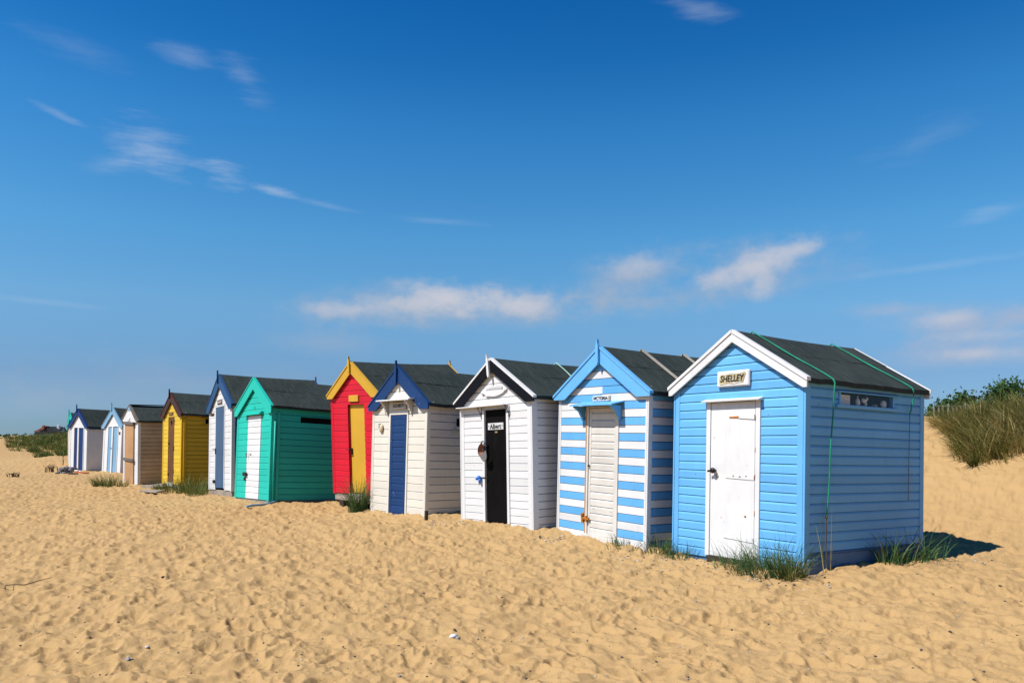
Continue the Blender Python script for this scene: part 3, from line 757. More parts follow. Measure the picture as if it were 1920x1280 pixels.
part(D, 'door_handle', 'iron', lambda b: (b.box(.66, .69, -.05, -.03, .92, 1.07), b.tube([(.675, -.05, 1.04), (.675, -.09, 1.04), (.60, -.09, 1.045)], .012)))
part(r, 'door_lock', 'iron', lambda b: b.blob((.62, -.06, .21), (.055, .03, .05), jit=.2))
part(r, 'wall_fitting', 'iron', lambda b: b.box(w+.0, w+.07, .15, .28, 1.08, 1.22))
for (xx, yy) in ((.3, .12), (1.0, .12), (.3, 2.2), (1.8, 2.2)):
    part(r, 'support_block', 'dark_wood', lambda b: b.box(xx-.1, xx+.12, yy-.08, yy+.14, -.42, -.152, bev=.01))
def cblock(b):
    for zz in (-.30, -.42):
        z0 = zz-.0
        b.box(w-.12, w+.10, -.14, .24, z0, z0+.03); b.box(w-.12, w+.10, -.14, .24, z0+.105, z0+.118)
        for yy in (-.14, .03, .20): b.box(w-.12, w+.10, yy, yy+.04, z0+.031, z0+.104)
part(r, 'concrete_block', 'concrete', cblock)

# ---- yellow hut with brown door
r = H('Y', seed=8, bh=.121, front='yellow', side='yellow', post='gold_trim', post_w=.06, fascia='brown', cap='brown', cap_w=.014, hv=.25, drop=.09, bevel=.15,
      finial=(2.45, 2.74, .03), finx=-.06, label='yellow beach hut with brown door and brown bargeboards', side_open=[(.63, .95, 1.73, 1.87)],
      door=dict(x0=.50, x1=1.06, z0=.05, z1=1.93, fw=0, mat='brown_door', style='planks', y=-.01))
D = HUTS['Y']['doorob']; w = FIT['Y'][6]
part(r, 'name_plate', 'brown_door', lambda b: b.box(.56, .95, -.035, -.02, 1.98, 2.07)); part(r, 'plate_marks', 'gold', lambda b: [b.box(.61+.08*k, .65+.08*k, -.037, -.0352, 2.005, 2.045, bev=0) for k in range(4)])
part(D, 'door_latch', 'iron', lambda b: (b.box(.50, .62, -.03, -.012, 1.15, 1.19), b.tube([(.78, -.015, 1.83), (.80, -.03, 1.77), (.78, -.015, 1.71)], .02), b.box(.50, .60, -.03, -.012, .26, .30)))
for zz in (1.72, .95, .3): part(D, 'hinge', 'iron', lambda b: b.box(1.03, 1.075, -.03, -.012, zz, zz+.14))
part(r, 'window_shade_sheet', 'black', lambda b: b.box(w-.05, w-.045, .6, 1.0, 1.70, 1.9, bev=0))  # black backing in place of the dark hut interior, shade as colour
part(r, 'window_trim', 'gold_trim', lambda b: (b.box(w+.0, w+.035, .52, 1.03, 1.872, 1.895), b.box(w+.0, w+.035, .52, 1.03, 1.70, 1.722)))
part(r, 'door_post', 'gold_trim', lambda b: b.box(w+.026, w+.06, .03, .10, .0, 1.86))
part(r, 'door_sill', 'concrete', lambda b: b.box(.52, 1.06, -.05, -.0, -.06, .045))

# ---- weathered hut with a boarded-up plywood front
r = H('B', seed=9, bh=.123, front='white', side='tan', post='white', post_back='tan', post_w=.10, fascia='grey_batten', cap='grey_batten', cap_w=.01, hv=.12, drop=.05, clad='flat', sideclad='boards',
      label='small weathered hut with bare plywood door held by grey bars', seam=.3, plinth=.10, plinth_mat='dark_wood',
      door=dict(x0=.20, x1=1.03, z0=-.10, z1=1.90, fw=0, mat='ply', style='flat', y=-.05))
for zz in (1.86, .72): part(r, 'door_bar', 'grey_batten', lambda b: b.box(.12, 1.08, -.085, -.052, zz, zz+.085))
part(r, 'gable_panel', 'white', lambda b: b.prism([(.03, 1.95), (1.32, 1.95), (.676, 2.40)], -.075, -.012))
part(r, 'gable_tip', 'pale_blue', lambda b: b.prism([(.52, 2.31), (.83, 2.31), (.676, 2.43)], -.090, -.0765))
part(r, 'gable_fitting', 'white', lambda b: (b.box(.55, .78, -.10, -.078, 2.0, 2.08), b.box(.45, .82, -.10, -.078, 1.955, 1.965)))
part(r, 'ridge_board', 'slate', lambda b: b.box(.60, .75, -.05, 1.6, FIT['B'][8]+.005, FIT['B'][8]+.035))

# ---- the two far white huts with twin blue door panels
def twin(key, seed, lab, fas, panel, extra):
    F = FIT[key]
    r = H(key, seed=seed, bh=.14, front='white_clean', side='white', post='white_clean', post_w=.10, fascia=fas, cap=fas, cap_w=.012, hv=.24, drop=.09, clad='flat', scallop=True,
          finial=(F[8]-.17, F[8]+.19, .045), finx=-.04, label=lab, door=dict(x0=.44, x1=1.32, z0=.04, z1=1.88, fw=.03, fmat='white_clean', mat=panel, style='double'), plinth=.09, plinth_mat=extra, eave_board=True, soffit=fas)
    for a, b_ in ((.46, .80), (.92, 1.30)):
        part(r, 'door_panel', panel, lambda b: b.box(a, b_, -.012, .02, .03, 1.865))
    part(r, 'centre_post', 'white_clean', lambda b: b.box(.80, .92, -.05, .0, .0, 1.87))
    return r
r = twin('L', 10, 'white beach hut with pale blue bargeboards and two pale blue door panels', 'pale_blue', 'pale_blue', 'pale_blue')
part(r, 'door_knob', 'iron', lambda b: b.blob((.84, -.06, 1.0), (.03, .02, .03)))
part(r, 'number_plate', 'iron', lambda b: b.box(1.42, 1.53, -.03, -.014, 1.55, 1.66))
r = twin('D', 11, 'white beach hut with dark royal blue bargeboards and two navy door panels', 'royal', 'royal', 'white')
part(r, 'door_stop', 'iron', lambda b: b.prism([(1.50, -.08), (1.62, -.08), (1.60, .03), (1.55, .08)], -.10, -.04))
r = H('G', seed=12, bh=.14, front='cream', side='cream', post='cream', fascia='teal', cap='teal', cap_w=.012, hv=.22, drop=.08, finial=(2.42, 2.76, .05), clad='flat',
      label='farthest hut, its green gable just showing at the left end of the row', door=dict(x0=.44, x1=1.1, z0=.0, z1=1.8, fw=.03, fmat='cream', mat='amber', style='flat'))

# ------------------------------------------------------------------ sand
rs = np.random.default_rng(5)
def smoothnoise(n, cells, seed):
    g = np.random.default_rng(seed).random((cells, cells))
    t = np.arange(n)*cells/n; i = np.floor(t).astype(int); f = t-i; f = f*f*(3-2*f)
    i0 = i % cells; i1 = (i+1) % cells
    a = g[np.ix_(i0, i0)]*(1-f)[None, :]+g[np.ix_(i0, i1)]*f[None, :]
    b = g[np.ix_(i1, i0)]*(1-f)[None, :]+g[np.ix_(i1, i1)]*f[None, :]
    return a*(1-f)[:, None]+b*f[:, None]
def make_tile(n, size, seed, feet, scale=1.):
    """one repeatable patch of trampled dry sand, heights in metres"""
    rg = np.random.default_rng(seed); cell = size/n
    T = np.zeros((n, n))
    for k, (c, a) in enumerate(((size/1.1, .034), (size/.5, .026))): T += (smoothnoise(n, max(2, int(c)), seed+k)-.5)*a*scale
    rid = lambda q: 1-np.abs(2*q-1)
    T += rid(smoothnoise(n, int(size/.24), seed+7))**1.3*.030*scale
    T += rid(smoothnoise(n, int(size/.13), seed+8))**1.4*.016*scale
    T += (smoothnoise(n, int(size/.055), seed+9)-.5)*.013*scale
    q = smoothnoise(n, int(size/.19), seed+12); T += np.clip((q-.60)/.035, 0, 1)*.011*scale*smoothnoise(n, int(size/.6), seed+13)
    for _ in range(feet):
        L = rg.uniform(.07, .145); W = rg.uniform(.032, .062); dpt = rg.uniform(.009, .026)*scale; a = rg.uniform(0, math.pi)
        cx, cy = rg.integers(0, n, 2); rr = int((L*1.9)/cell)+1
        jj = np.arange(-rr, rr+1); X, Y = np.meshgrid(jj*cell, jj*cell)
        u = (X*math.cos(a)+Y*math.sin(a))/L; v = (-X*math.sin(a)+Y*math.cos(a))/(W*(1+.25*np.tanh(u)))
        d = np.sqrt(u*u+v*v); d = d*(1+.12*np.sin(3*np.arctan2(v, u)+rg.uniform(0, 6)))
        tilt = rg.uniform(-.6, .6)
        prof = np.where(d < 1, -(1-d**4)*(1+tilt*u), 0)+np.exp(-((d-1.22)/.20)**2)*.42*(1+rg.uniform(-.6, .6)*np.sign(u))
        ix = (cy+jj) % n; iy = (cx+jj) % n
        T[np.ix_(ix, iy)] += prof*dpt
    zone = smoothnoise(n, max(3, int(size/.55)), seed+20)
    for _ in range(int(size*size*130)):
        cx, cy = rg.integers(0, n, 2)
        if zone[cy, cx] < .5: continue
        r_ = rg.uniform(.010, .026); rr = int(r_*1.8/cell)+1; jj = np.arange(-rr, rr+1); X, Y = np.meshgrid(jj*cell, jj*cell)
        d = np.sqrt(X*X+Y*Y)/r_; T[np.ix_((cy+jj) % n, (cx+jj) % n)] += np.clip(1-d*d, 0, 1)*r_*rg.choice((-.6, .5))*scale
    for _ in range(1):
        gx, gy = np.roll(T, -1, 1)-T, np.roll(T, -1, 0)-T; sl = np.clip((np.hypot(gx, gy)/cell-.95)/.5, 0, 1)
        sl = np.maximum.reduce([sl]+[np.roll(sl, k, a) for k in (-2, -1, 1, 2) for a in (0, 1)])
        B_ = sum(np.roll(np.roll(T, i, 0), j, 1) for i in (-2, -1, 0, 1, 2) for j in (-2, -1, 0, 1, 2))/25; T = T*(1-sl*.8)+B_*sl*.8
    T -= T.mean(); T = np.where(T < 0, .048*np.tanh(T/.048), T)
    return T+.012
NT = 1024
T1 = make_tile(1400, 12.3, 11, 2600); T2 = make_tile(NT, 7.9, 23, 330, .55)
def samp(T, size, X, Y, rot):
    c, s_ = math.cos(rot), math.sin(rot); n = T.shape[0]
    u = ((X*c+Y*s_)/size*n) % n; v = ((-X*s_+Y*c)/size*n) % n
    i = np.floor(u).astype(int) % n; j = np.floor(v).astype(int) % n; fu = u-np.floor(u); fv = v-np.floor(v)
    i1 = (i+1) % n; j1 = (j+1) % n
    return (T[j, i]*(1-fu)+T[j, i1]*fu)*(1-fv)+(T[j1, i]*(1-fu)+T[j1, i1]*fu)*fv
big = smoothnoise(512, 40, 91)
TT = [-30, 0, 2.1, 4.1, 6.6, 8.6, 11.9, 14.9, 18, 20.9, 29.1, 32.2, 60]
ZZ = [0, -.012, .01, .0, -.045, .0, -.10, -.20, -.12, -.17, -.19, -.22, -.2]
def macro(X, Y):
    s = (X-2.0)*.729+(Y-9.35)*.685; t = (X-2.0)*-.685+(Y-9.35)*.729
    z = np.interp(t, TT, ZZ)
    z = z*np.clip(1-(-s-1)/8, .25, 1)
    k = np.clip((s-3.4-.3*np.sin(t*.5))/7.5, 0, 1); hill = 1.80*(k*k*(3-2*k))**.9
    hill = hill*(1-.25*np.clip((t-18)/20, 0, 1))
    hill = hill+np.clip((s-11)/30, 0, 1)*-1.2
    z = z+hill
    z = z+1.25*np.exp(-(((X+36)/8.5)**2+((Y-51)/9)**2))+.45*np.exp(-(((X+23.5)/3.)**2+((Y-40.5)/5)**2))
    z = z+.16*np.exp(-(((X-3.9)/.9)**2+((Y-7.6)/.6)**2))*.3
    z = z+(samp(big, 160, X, Y, .4)-.5)*.16
    far = np.clip((Y-75)/60, 0, 1); z = z*(1-far)+(-1.5)*far
    return z
DRIFT = []
for k_, am in (('S', .012), ('V', .02), ('A', .022), ('E', .035), ('B', .04), ('L', .05), ('D', .05), ('Y', .03)):
    q_ = FIT[k_]; DRIFT.append((q_[0], q_[1], math.cos(q_[3]), math.sin(q_[3]), q_[6], q_[7], am))
def drift(X, Y):
    z = np.zeros_like(X); nz = samp(T1, 5.1, X, Y, 1.3)*14+.9
    for x, y, c, s_, w, d, am in DRIFT:
        u = (X-x)*c+(Y-y)*s_; v = -(X-x)*s_+(Y-y)*c
        du = np.maximum(np.maximum(-u, u-w), 0); dv = np.maximum(np.maximum(-v, v-d), 0); ds = np.hypot(du, dv)
        z += am*np.exp(-(ds/.20)**2)*np.clip(nz, 0, 1.7)
    return z
def ground(X, Y, micro=True):
    X = np.asarray(X, float); Y = np.asarray(Y, float)
    z = macro(X, Y)
    if micro:
        q = samp(T1, 12.3, X, Y, .5)+samp(T2, 7.9, X, Y, 2.1)
        q = q*1.22-.018
        R_ = np.hypot(X, Y); amp = np.clip((90-R_)/60, 0, 1)
        z = z+q*amp+drift(X, Y)
    return z
def gz(x, y): return float(ground(np.array([x]), np.array([y]))[0])

def build_sand():
    a = list(np.linspace(-39, 39, 1180)); side = []; st = .09; c = 39.
    while c < 175: st *= 1.09; c += min(st, 6); side.append(c)
    A = np.radians(np.array([-q for q in side[::-1]]+a+side))
    rr = [0.25]; r0 = .25
    while r0 < 900:
        if r0 < 3.4: dr = .15
        elif r0 < 45: dr = max(.012, min(r0*r0/1750., .075+max(0, r0-22)*.01))
        else: dr = r0*.03
        r0 += dr; rr.append(r0)
    rr = np.array(rr); na, nr = len(A), len(rr)
    RR, AA = np.meshgrid(rr, A, indexing='ij')
    X = RR*np.sin(AA); Y = RR*np.cos(AA); Z = ground(X, Y)
    co = np.stack([X, Y, Z], -1).reshape(-1, 3)
    i = np.arange(nr-1)[:, None]*na; j = np.arange(na-1)[None, :]
    q = (i+j); F = np.stack([q, q+1, q+na+1, q+na], -1).reshape(-1, 4)
    me = bpy.data.meshes.new('sand'); me.vertices.add(len(co)); me.vertices.foreach_set('co', co.ravel())
    me.loops.add(F.size); me.loops.foreach_set('vertex_index', F.ravel().astype(np.int32))
    me.polygons.add(len(F)); me.polygons.foreach_set('loop_start', np.arange(0, F.size, 4, dtype=np.int32))
    me.polygons.foreach_set('use_smooth', np.ones(len(F), bool)); me.update()
    print('sand verts', len(co), nr, na)
    o = bpy.data.objects.new('sand', me); COL.objects.link(o); o['kind'] = 'structure'
    m, nt, bs = new_mat('dry_beach_sand')
    tc = nd(nt, 'ShaderNodeTexCoord').outputs['Object']
    a1 = noise(nt, tc, .8, 5, .6); a2 = noise(nt, tc, 6, 5, .65); g = noise(nt, tc, 160, 3, .7)
    c = mixc(nt, mapr(nt, a1, .3, .7), (.318, .182, .090), (.382, .226, .120))
    c = mixc(nt, mapr(nt, a2, .45, .75, 0, .5), c, (.28, .185, .105))
    c = mixc(nt, mapr(nt, noise(nt, mapping(nt, tc, (1, 1, 1), (9, 4, 0)), 2.2, 7, .7), .5, .68, 0, .55), c, (.30, .215, .135))
    c = mixc(nt, mapr(nt, g, .3, .75, 0, .45), (.46, .30, .13), c)
    v = nt.nodes.new('ShaderNodeTexVoronoi'); v.inputs['Scale'].default_value = 9; nt.links.new(tc, v.inputs['Vector'])
    sp = mth(nt, 'MULTIPLY', mapr(nt, v.outputs['Distance'], .05, .09, 1, 0), mapr(nt, noise(nt, tc, 2.3, 4), .50, .60))
    c = mixc(nt, mth(nt, 'MULTIPLY', sp, .8), c, (.10, .07, .05))
    v = nt.nodes.new('ShaderNodeTexVoronoi'); v.inputs['Scale'].default_value = 38; nt.links.new(tc, v.inputs['Vector'])
    sp = mth(nt, 'MULTIPLY', mapr(nt, v.outputs['Distance'], .10, .2, 1, 0), mapr(nt, noise(nt, tc, 1.7, 4), .46, .60))
    c = mixc(nt, mth(nt, 'MULTIPLY', sp, .8), c, (.13, .085, .05))
    nt.links.new(c, bs.inputs['Base Color']); bs.inputs['Roughness'].default_value = .95; bs.inputs['Specular IOR Level'].default_value = .15
    b1 = noise(nt, tc, 22, 6, .65)
    bump(nt, bs, mth(nt, 'ADD', mth(nt, 'MULTIPLY', b1, 1.), mth(nt, 'MULTIPLY', g, .2)), .62, .02)
    me.materials.append(m)
build_sand()

# ------------------------------------------------------------------ grass
def blades(n, centre, spread, ln, width, lean=(0, 0), droop=1., seed=0, zoff=0., zf=None, tintf=None, segs=5, up=.75):
    """numpy ribbons; returns verts, faces, tints"""
    rg = np.random.default_rng(seed)
    ang = rg.uniform(0, 2*np.pi, n); rad_ = spread*np.sqrt(rg.random(n))
    bx = centre[0]+rad_*np.cos(ang)*1.; by = centre[1]+rad_*np.sin(ang)
    bz = (zf(bx, by) if zf is not None else np.full(n, centre[2]))-.02+zoff
    L = ln*rg.uniform(.45, 1.15, n); da = ang+rg.normal(0, .8, n)
    tilt = rg.uniform(.1, .9, n)*droop; ux, uy = np.cos(da)*tilt+lean[0], np.sin(da)*tilt+lean[1]
    W = width*rg.uniform(.6, 1.3, n); fa = rg.uniform(0, np.pi, n)
    wx, wy = np.cos(fa), np.sin(fa)
    vs = np.zeros((n, (segs+1)*2, 3)); curl = rg.uniform(.3, 1.2, n)*droop
    px, py, pz = bx.copy(), by.copy(), bz.copy()
    for k in range(segs+1):
        t = k/segs; ww = W*(1-t**1.5)*.5+.0006
        vs[:, 2*k, 0] = px-wx*ww; vs[:, 2*k, 1] = py-wy*ww; vs[:, 2*k, 2] = pz
        vs[:, 2*k+1, 0] = px+wx*ww; vs[:, 2*k+1, 1] = py+wy*ww; vs[:, 2*k+1, 2] = pz
        h = ux*.35+ux*t*1.3*curl; h2 = uy*.35+uy*t*1.3*curl; zz = up*(1-t*curl*.75)
        nn = np.sqrt(h*h+h2*h2+zz*zz)+1e-6; st = L/segs
        px = px+h/nn*st; py = py+h2/nn*st; pz = pz+zz/nn*st
    base = (np.arange(n)*(segs+1)*2)[:, None, None]
    k = np.arange(segs)[None, :, None]*2
    F = (base+k+np.array([0, 1, 3, 2])[None, None, :]).reshape(-1, 4)
    tn = tintf(rg, n) if tintf else rg.random(n)
    return vs.reshape(-1, 3), F, np.repeat(tn, segs)

def ribbon_obj(name, parts, mat, parent=None):
    V = []; F = []; T = []; o = 0
    for v, f, t in parts: V.append(v); F.append(f+o); T.append(t); o += len(v)
    V = np.concatenate(V); F = np.concatenate(F); T = np.concatenate(T)
    me = bpy.data.meshes.new(name); me.vertices.add(len(V)); me.vertices.foreach_set('co', V.ravel())
    me.loops.add(F.size); me.loops.foreach_set('vertex_index', F.ravel().astype(np.int32))
    me.polygons.add(len(F)); me.polygons.foreach_set('loop_start', np.arange(0, F.size, 4, dtype=np.int32))
    me.update(); at = me.attributes.new('tint', 'FLOAT', 'FACE'); at.data.foreach_set('value', T.astype(np.float32))
    me.materials.append(M[mat]); ob = bpy.data.objects.new(name, me); COL.objects.link(ob)
    if parent: ob.parent = parent
    return ob

def tuft(key_or_xy, n, spread, ln, label, mat='marram', width=.006, lean=(0, 0), droop=1., seed=0, group='grass tufts growing at the feet of the huts', tf=None):
    if isinstance(key_or_xy[0], str):
        p = rootworld(key_or_xy[0], (key_or_xy[1], key_or_xy[2], 0)); x, y = p.x, p.y
    else: x, y = key_or_xy
    o = ribbon_obj('grass_tuft', [blades(n, (x, y, 0), spread, ln, width, lean, droop, seed, zf=ground, tintf=tf)], mat)
    return tag(o, label, 'grass tuft', group)
low = lambda rg, n: np.clip(rg.beta(1.6, 3, n)+(rg.random(n) < .12)*.5, 0, 1)
tuft(('S', 1.12, -.20), 170, .24, .34, 'green grass tuft in front of the white door of the light blue hut', seed=1, tf=low, droop=1.7)
tuft(('S', 1.50, -.26), 330, .27, .44, 'big dark green grass tuft right of the white door of the light blue hut', seed=2, tf=low, droop=1.6)
tuft(('S', 1.80, -.22), 200, .17, .50, 'tall sparse grass tuft at the near front corner of the light blue hut', seed=3, tf=low, droop=1.2)
tuft(('S', 1.86, -.24), 160, .13, .26, 'dry straw coloured grass tuft over red brick rubble at the hut corner', mat='marram_dry', seed=4)
tuft(('S', 1.97, .22), 7, .05, .74, 'few tall thin grass stems by the hanging rope', mat='marram_dry', seed=5, droop=.3, width=.008)
tuft(('S', 2.05, 1.18), 60, .13, .42, 'small grass tuft in the middle of the shaded side of the light blue hut', seed=6, tf=low, width=.010)
tuft(('S', 2.02, 1.62), 95, .20, .58, 'tall arching grass tuft near the rear corner of the light blue hut', seed=7, tf=low, width=.009, droop=1.6)
tuft(('S', 2.08, 2.0), 60, .14, .32, 'low grass tuft at the rear corner of the light blue hut', seed=8, tf=low, width=.009)
tuft(('S', .22, -.10), 150, .20, .23, 'low grass along the left foot of the light blue hut', seed=9, tf=low)
tuft(('V', 1.55, -.12), 110, .26, .20, 'thin grass at the right foot of the striped hut', seed=10, tf=low)
tuft(('V', 1.98, .05), 150, .17, .28, 'green grass in the gap between the striped hut and light blue hut', seed=11, tf=low)
tuft((-2.88, 14.15), 340, .16, .70, 'big spiky grass tuft left of the cream hut, in front of the red hut', seed=12, tf=lambda rg, n: rg.beta(2, 2, n), droop=.75, width=.008)
tuft((-9.55, 21.35), 300, .55, .42, 'broad low grass tuft by the timber step of the yellow hut', seed=13, mat='marram_far', width=.010)
tuft((-8.75, 20.75), 340, .42, .62, 'taller grass tuft right of the yellow hut door, before its side wall', seed=14, mat='marram_far', width=.010)
tuft((-8.25, 19.85), 160, .28, .42, 'grass tuft at the left foot of the white hut on blocks', seed=15, mat='marram_far', width=.010)
tuft((-12.35, 22.95), 300, .32, .42, 'grass tuft in the sand left of the plywood door hut', seed=16, mat='marram_far', width=.012, lean=(-.3, 0))
tuft((-11.75, 22.9), 90, .16, .34, 'thin grass tuft at the foot of the plywood door', seed=17, mat='marram_far', width=.010)

def px_at(X, Y, d): return (X-960)/1422*d, d, EYE+(810-Y)/1422*d
# right-hand dune grass
def mass(name, label, clumps, mat, ln, width, per, lean, seed, tf=None, droop=1.):
    P = []
    rt = np.random.default_rng(seed)
    for k, (x, y, sp) in enumerate(clumps):
        off = rt.uniform(-.28, .38); f0 = tf or (lambda g, n: g.random(n)); f1 = lambda g, n, off=off, f0=f0: np.clip(f0(g, n)+off, 0, 1); ln_ = ln*rt.uniform(.65, 1.2); le_ = (lean[0]*rt.uniform(.4, 1.5), lean[1]*rt.uniform(-.5, 2))
        P.append(blades(per, (x, y, 0), sp, ln_, width, le_, droop, seed+k, zf=lambda a, b: ground(a, b, False), tintf=f1, segs=4))
    o = ribbon_obj(name, P, mat); return tag(o, label, 'dune grass', kind='stuff')
rg = np.random.default_rng(3); cl = []
for k in range(900):
    X = rg.uniform(1758, 2150); dd = rg.uniform(12.6, 20.5)
    x = (X-960)/1422*dd; s = (x-2)*.729+(dd-9.35)*.685
    lo = 7.3 if X > 1812 else 8.0+(1812-X)*.03
    lo += .9*math.sin(X*.03)*.3
    if s < lo or s > (9.6+max(0, X-1800)*.02 if X < 1900 else 11.8): continue
    cl.append((x, dd, rg.uniform(.12, .3)))
cl = cl[:330]
for k in range(14):
    X = rg.uniform(1790, 2000); dd = rg.uniform(11.5, 16); x = (X-960)/1422*dd; s = (x-2)*.729+(dd-9.35)*.685
    if 6.4 < s < 7.4 or (s > 7.4 and X < 1790): cl.append((x, dd, rg.uniform(.03, .10)))
print('clumps', len(cl))
mass('dune_grass', 'thick brown and green marram grass on the dune to the right', cl, 'marram_dry', .62, .013, 66, (-.75, -.35), 100, tf=lambda rg, n: np.clip(rg.beta(1.8, 2.2, n)*.9+rg.normal(0, .05), 0, 1), droop=1.2)
mass('dune_grass', 'greener marram grass along the crest of the right dune', [(c[0]+.3, c[1]+.6, c[2]) for c in cl[::2] if (c[0]-2)*.729+(c[1]-9.35)*.685 > 8.2], 'marram_far', .38, .012, 60, (-.45, -.1), 700)
# left dune grass
def left_clumps(n, seed):
    rg = np.random.default_rng(seed); out = []
    while len(out) < n:
        X = rg.uniform(18, 135); dd = rg.uniform(40, 58)
        # projected base row of this spot
        x = (X-960)/1422*dd; z = float(macro(np.array([x]), np.array([dd]))[0]); Yp = 810-(z-EYE)/dd*1422
        edge = np.interp(X, [18, 30, 60, 75, 100, 118, 135], [836, 848, 846, 858, 868, 862, 860])
        hole = np.interp(X, [60, 80, 120, 135], [900, 843, 858, 864])
        if Yp > edge: continue
        if 70 < X < 135 and hole-2 < Yp < hole+11 and rg.random() < .93: continue
        if rg.random() < .5 and X < 60 and Yp > 832: continue
        out.append((x, dd, .35))
    return out
mass('dune_grass', 'green marram grass on the low dune left of the huts', left_clumps(170, 8), 'marram_far', .5, .03, 50, (-.25, -.2), 2000)

# shrubs on the skyline at the right
def shrub(x, y, z0, rx, ry, rz, n, seed, label):
    rgn = np.random.default_rng(seed); root = empty('shrub', (x, y, z0)); tag(root, label, 'shrub', 'leafy green shrubs behind the dune fence')
    nc = 26; cc = rgn.normal(0, 1, (nc, 3)); cc /= np.linalg.norm(cc, axis=1)[:, None]; cc *= rgn.uniform(.35, .95, (nc, 1)); cc[:, 2] = np.abs(cc[:, 2])
    pick = rgn.integers(0, nc, n); P = cc[pick]+rgn.normal(0, .14, (n, 3)); P = P*np.array([rx, ry, rz])
    sz = rgn.uniform(.035, .075, n); a = rgn.normal(0, 1, (n, 3)); a /= np.linalg.norm(a, axis=1)[:, None]
    b = np.cross(a, rgn.normal(0, 1, (n, 3))); b /= np.linalg.norm(b, axis=1)[:, None]
    V = np.stack([P-a*sz[:, None], P-b*sz[:, None]*.6, P+a*sz[:, None], P+b*sz[:, None]*.6], 1).reshape(-1, 3)
    F = np.arange(n*4).reshape(-1, 4); T = np.clip((pick % 7)/9+rgn.random(n)*.35, 0, 1)
    ribbon_obj('foliage', [(V, F, T)], 'leaf', root)
    mb = MB()
    for k in range(7):
        c = cc[k]*np.array([rx, ry, rz])*.8; mb.tube([(c[0]*.15, c[1]*.15, -.5), (c[0]*.5, c[1]*.5, c[2]*.5-.1), tuple(c)], [.035, .025, .01], 6)
    mb.build('stem', 'twig', root)
k = 0
WHERE = ['first and lowest, just right of the light blue hut roof', 'second along the skyline to the right of the hut', 'third along the skyline, where the hedge climbs', 'fourth along the skyline, behind the paling fence',
         'tall, behind the tallest dune grass at the right', 'dense, at the right edge of the picture']
for X, Y, dd, rx in ((1772, 744, 24, .6), (1806, 738, 24, .8), (1842, 728, 24, .9), (1880, 720, 24, .95), (1918, 712, 24, 1.), (1968, 702, 24.5, 1.2)):
    x, y, z = px_at(X, Y, dd); h = max(.95, z-1.7)
    shrub(x, y, z-h, rx, .8, h, 4600, 40+k, 'dark green leafy shrub, '+WHERE[k]); k += 1
for X, Y in ((2050, 690), (2150, 690)):
    x, y, z = px_at(X, Y, 25); shrub(x, y, z-1.6, 1.6, 1., 1.6, 2600, 60+k, 'dark green leafy shrub beyond the right edge'); k += 1
# paling fence
fr = empty('paling_fence', (0, 0, 0)); tag(fr, 'low grey paling fence half buried in grass at the top of the right dune', 'fence')
pp = []
rf = random.Random(4)
for k in range(34):
    X = 1752+k*8.4; dd = 20.6; x, y, z = px_at(X, 0, dd); z = float(macro(np.array([x]), np.array([y]))[0]); pp.append((x, y, z))
    mb = MB(); tl = rf.uniform(-.02, .02); hh = rf.uniform(.50, .66)
    mb.prism([(-.018, -.1), (.018, -.1), (.018+tl, hh-.03), (tl, hh), (-.018+tl, hh-.03)], -.01, .01); mb.build('picket', 'batten', fr, (x, y, z))
for q in (.2, .55):
    mb = MB(); mb.tube([(a, b-.015, c+q) for a, b, c in pp], .004, 4); mb.build('wire', 'steel', fr)

# ------------------------------------------------------------------ distant buildings at the left
def house():
    r = empty('distant_house', (-181.5, 300, -4)); tag(r, 'distant dark house with red tiled roof edge and white chimney beyond the left dune', 'house')
    part(r, 'wall', 'render', lambda b: b.box(-3.2, 3.6, -3, 5, 0, 5.6))
    part(r, 'roof', 'slate', lambda b: b.prism([(-3.6, 5.7), (4.0, 5.6), (1.9, 6.9), (.6, 7.75), (-.6, 7.8), (-1.4, 7.2)], -3.3, 5.2))
    part(r, 'tiled_edge', 'red_tile', lambda b: (b.prism([(-4.6, 6.15), (-3.6, 5.9), (-.5, 7.8), (-.7, 8.1)], -3.5, -3.31), b.box(-.7, .3, -3.5, -3.31, 7.7, 7.95)))
    c = part(r, 'chimney', 'brick', lambda b: b.box(-2.1, -1.3, -3.8, -2.9, 6.6, 8.0)); part(c, 'chimney_pot', 'pinkish', lambda b: b.box(-2.0, -1.5, -3.7, -3.0, 8.0, 8.3))
    c = part(r, 'chimney', 'white_clean', lambda b: b.box(1.4, 2.2, 0, 1, 6.4, 8.2)); part(c, 'chimney_pot', 'white_clean', lambda b: b.lathe([(.2, 8.2), (.24, 8.55), (.0, 8.55)], (1.8, .5, 0)))
    r = empty('distant_barn', (-187.5, 305, -4)); tag(r, 'low dark building with a brownish roof left of the distant house', 'building')
    part(r, 'wall', 'render', lambda b: b.box(-2.6, 2.6, -3, 3, 0, 5.6)); part(r, 'roof', 'brown', lambda b: b.prism([(-3.2, 5.6), (3.2, 5.6), (3.0, 6.1), (0, 6.4), (-3.0, 6.1)], -2.8, 2.8, axis='x'))
    r = empty('distant_turret', (-177.0, 300, -4)); tag(r, 'small dark pointed turret right of the distant house', 'turret')
    part(r, 'wall', 'render', lambda b: b.box(-1.6, 1.2, -1.5, 1.5, 0, 5.2)); part(r, 'roof', 'slate', lambda b: b.lathe([(1.6, 5.2), (.8, 6.3), (.3, 6.8), (.22, 7.5), (0, 7.7)], n=8))
house()
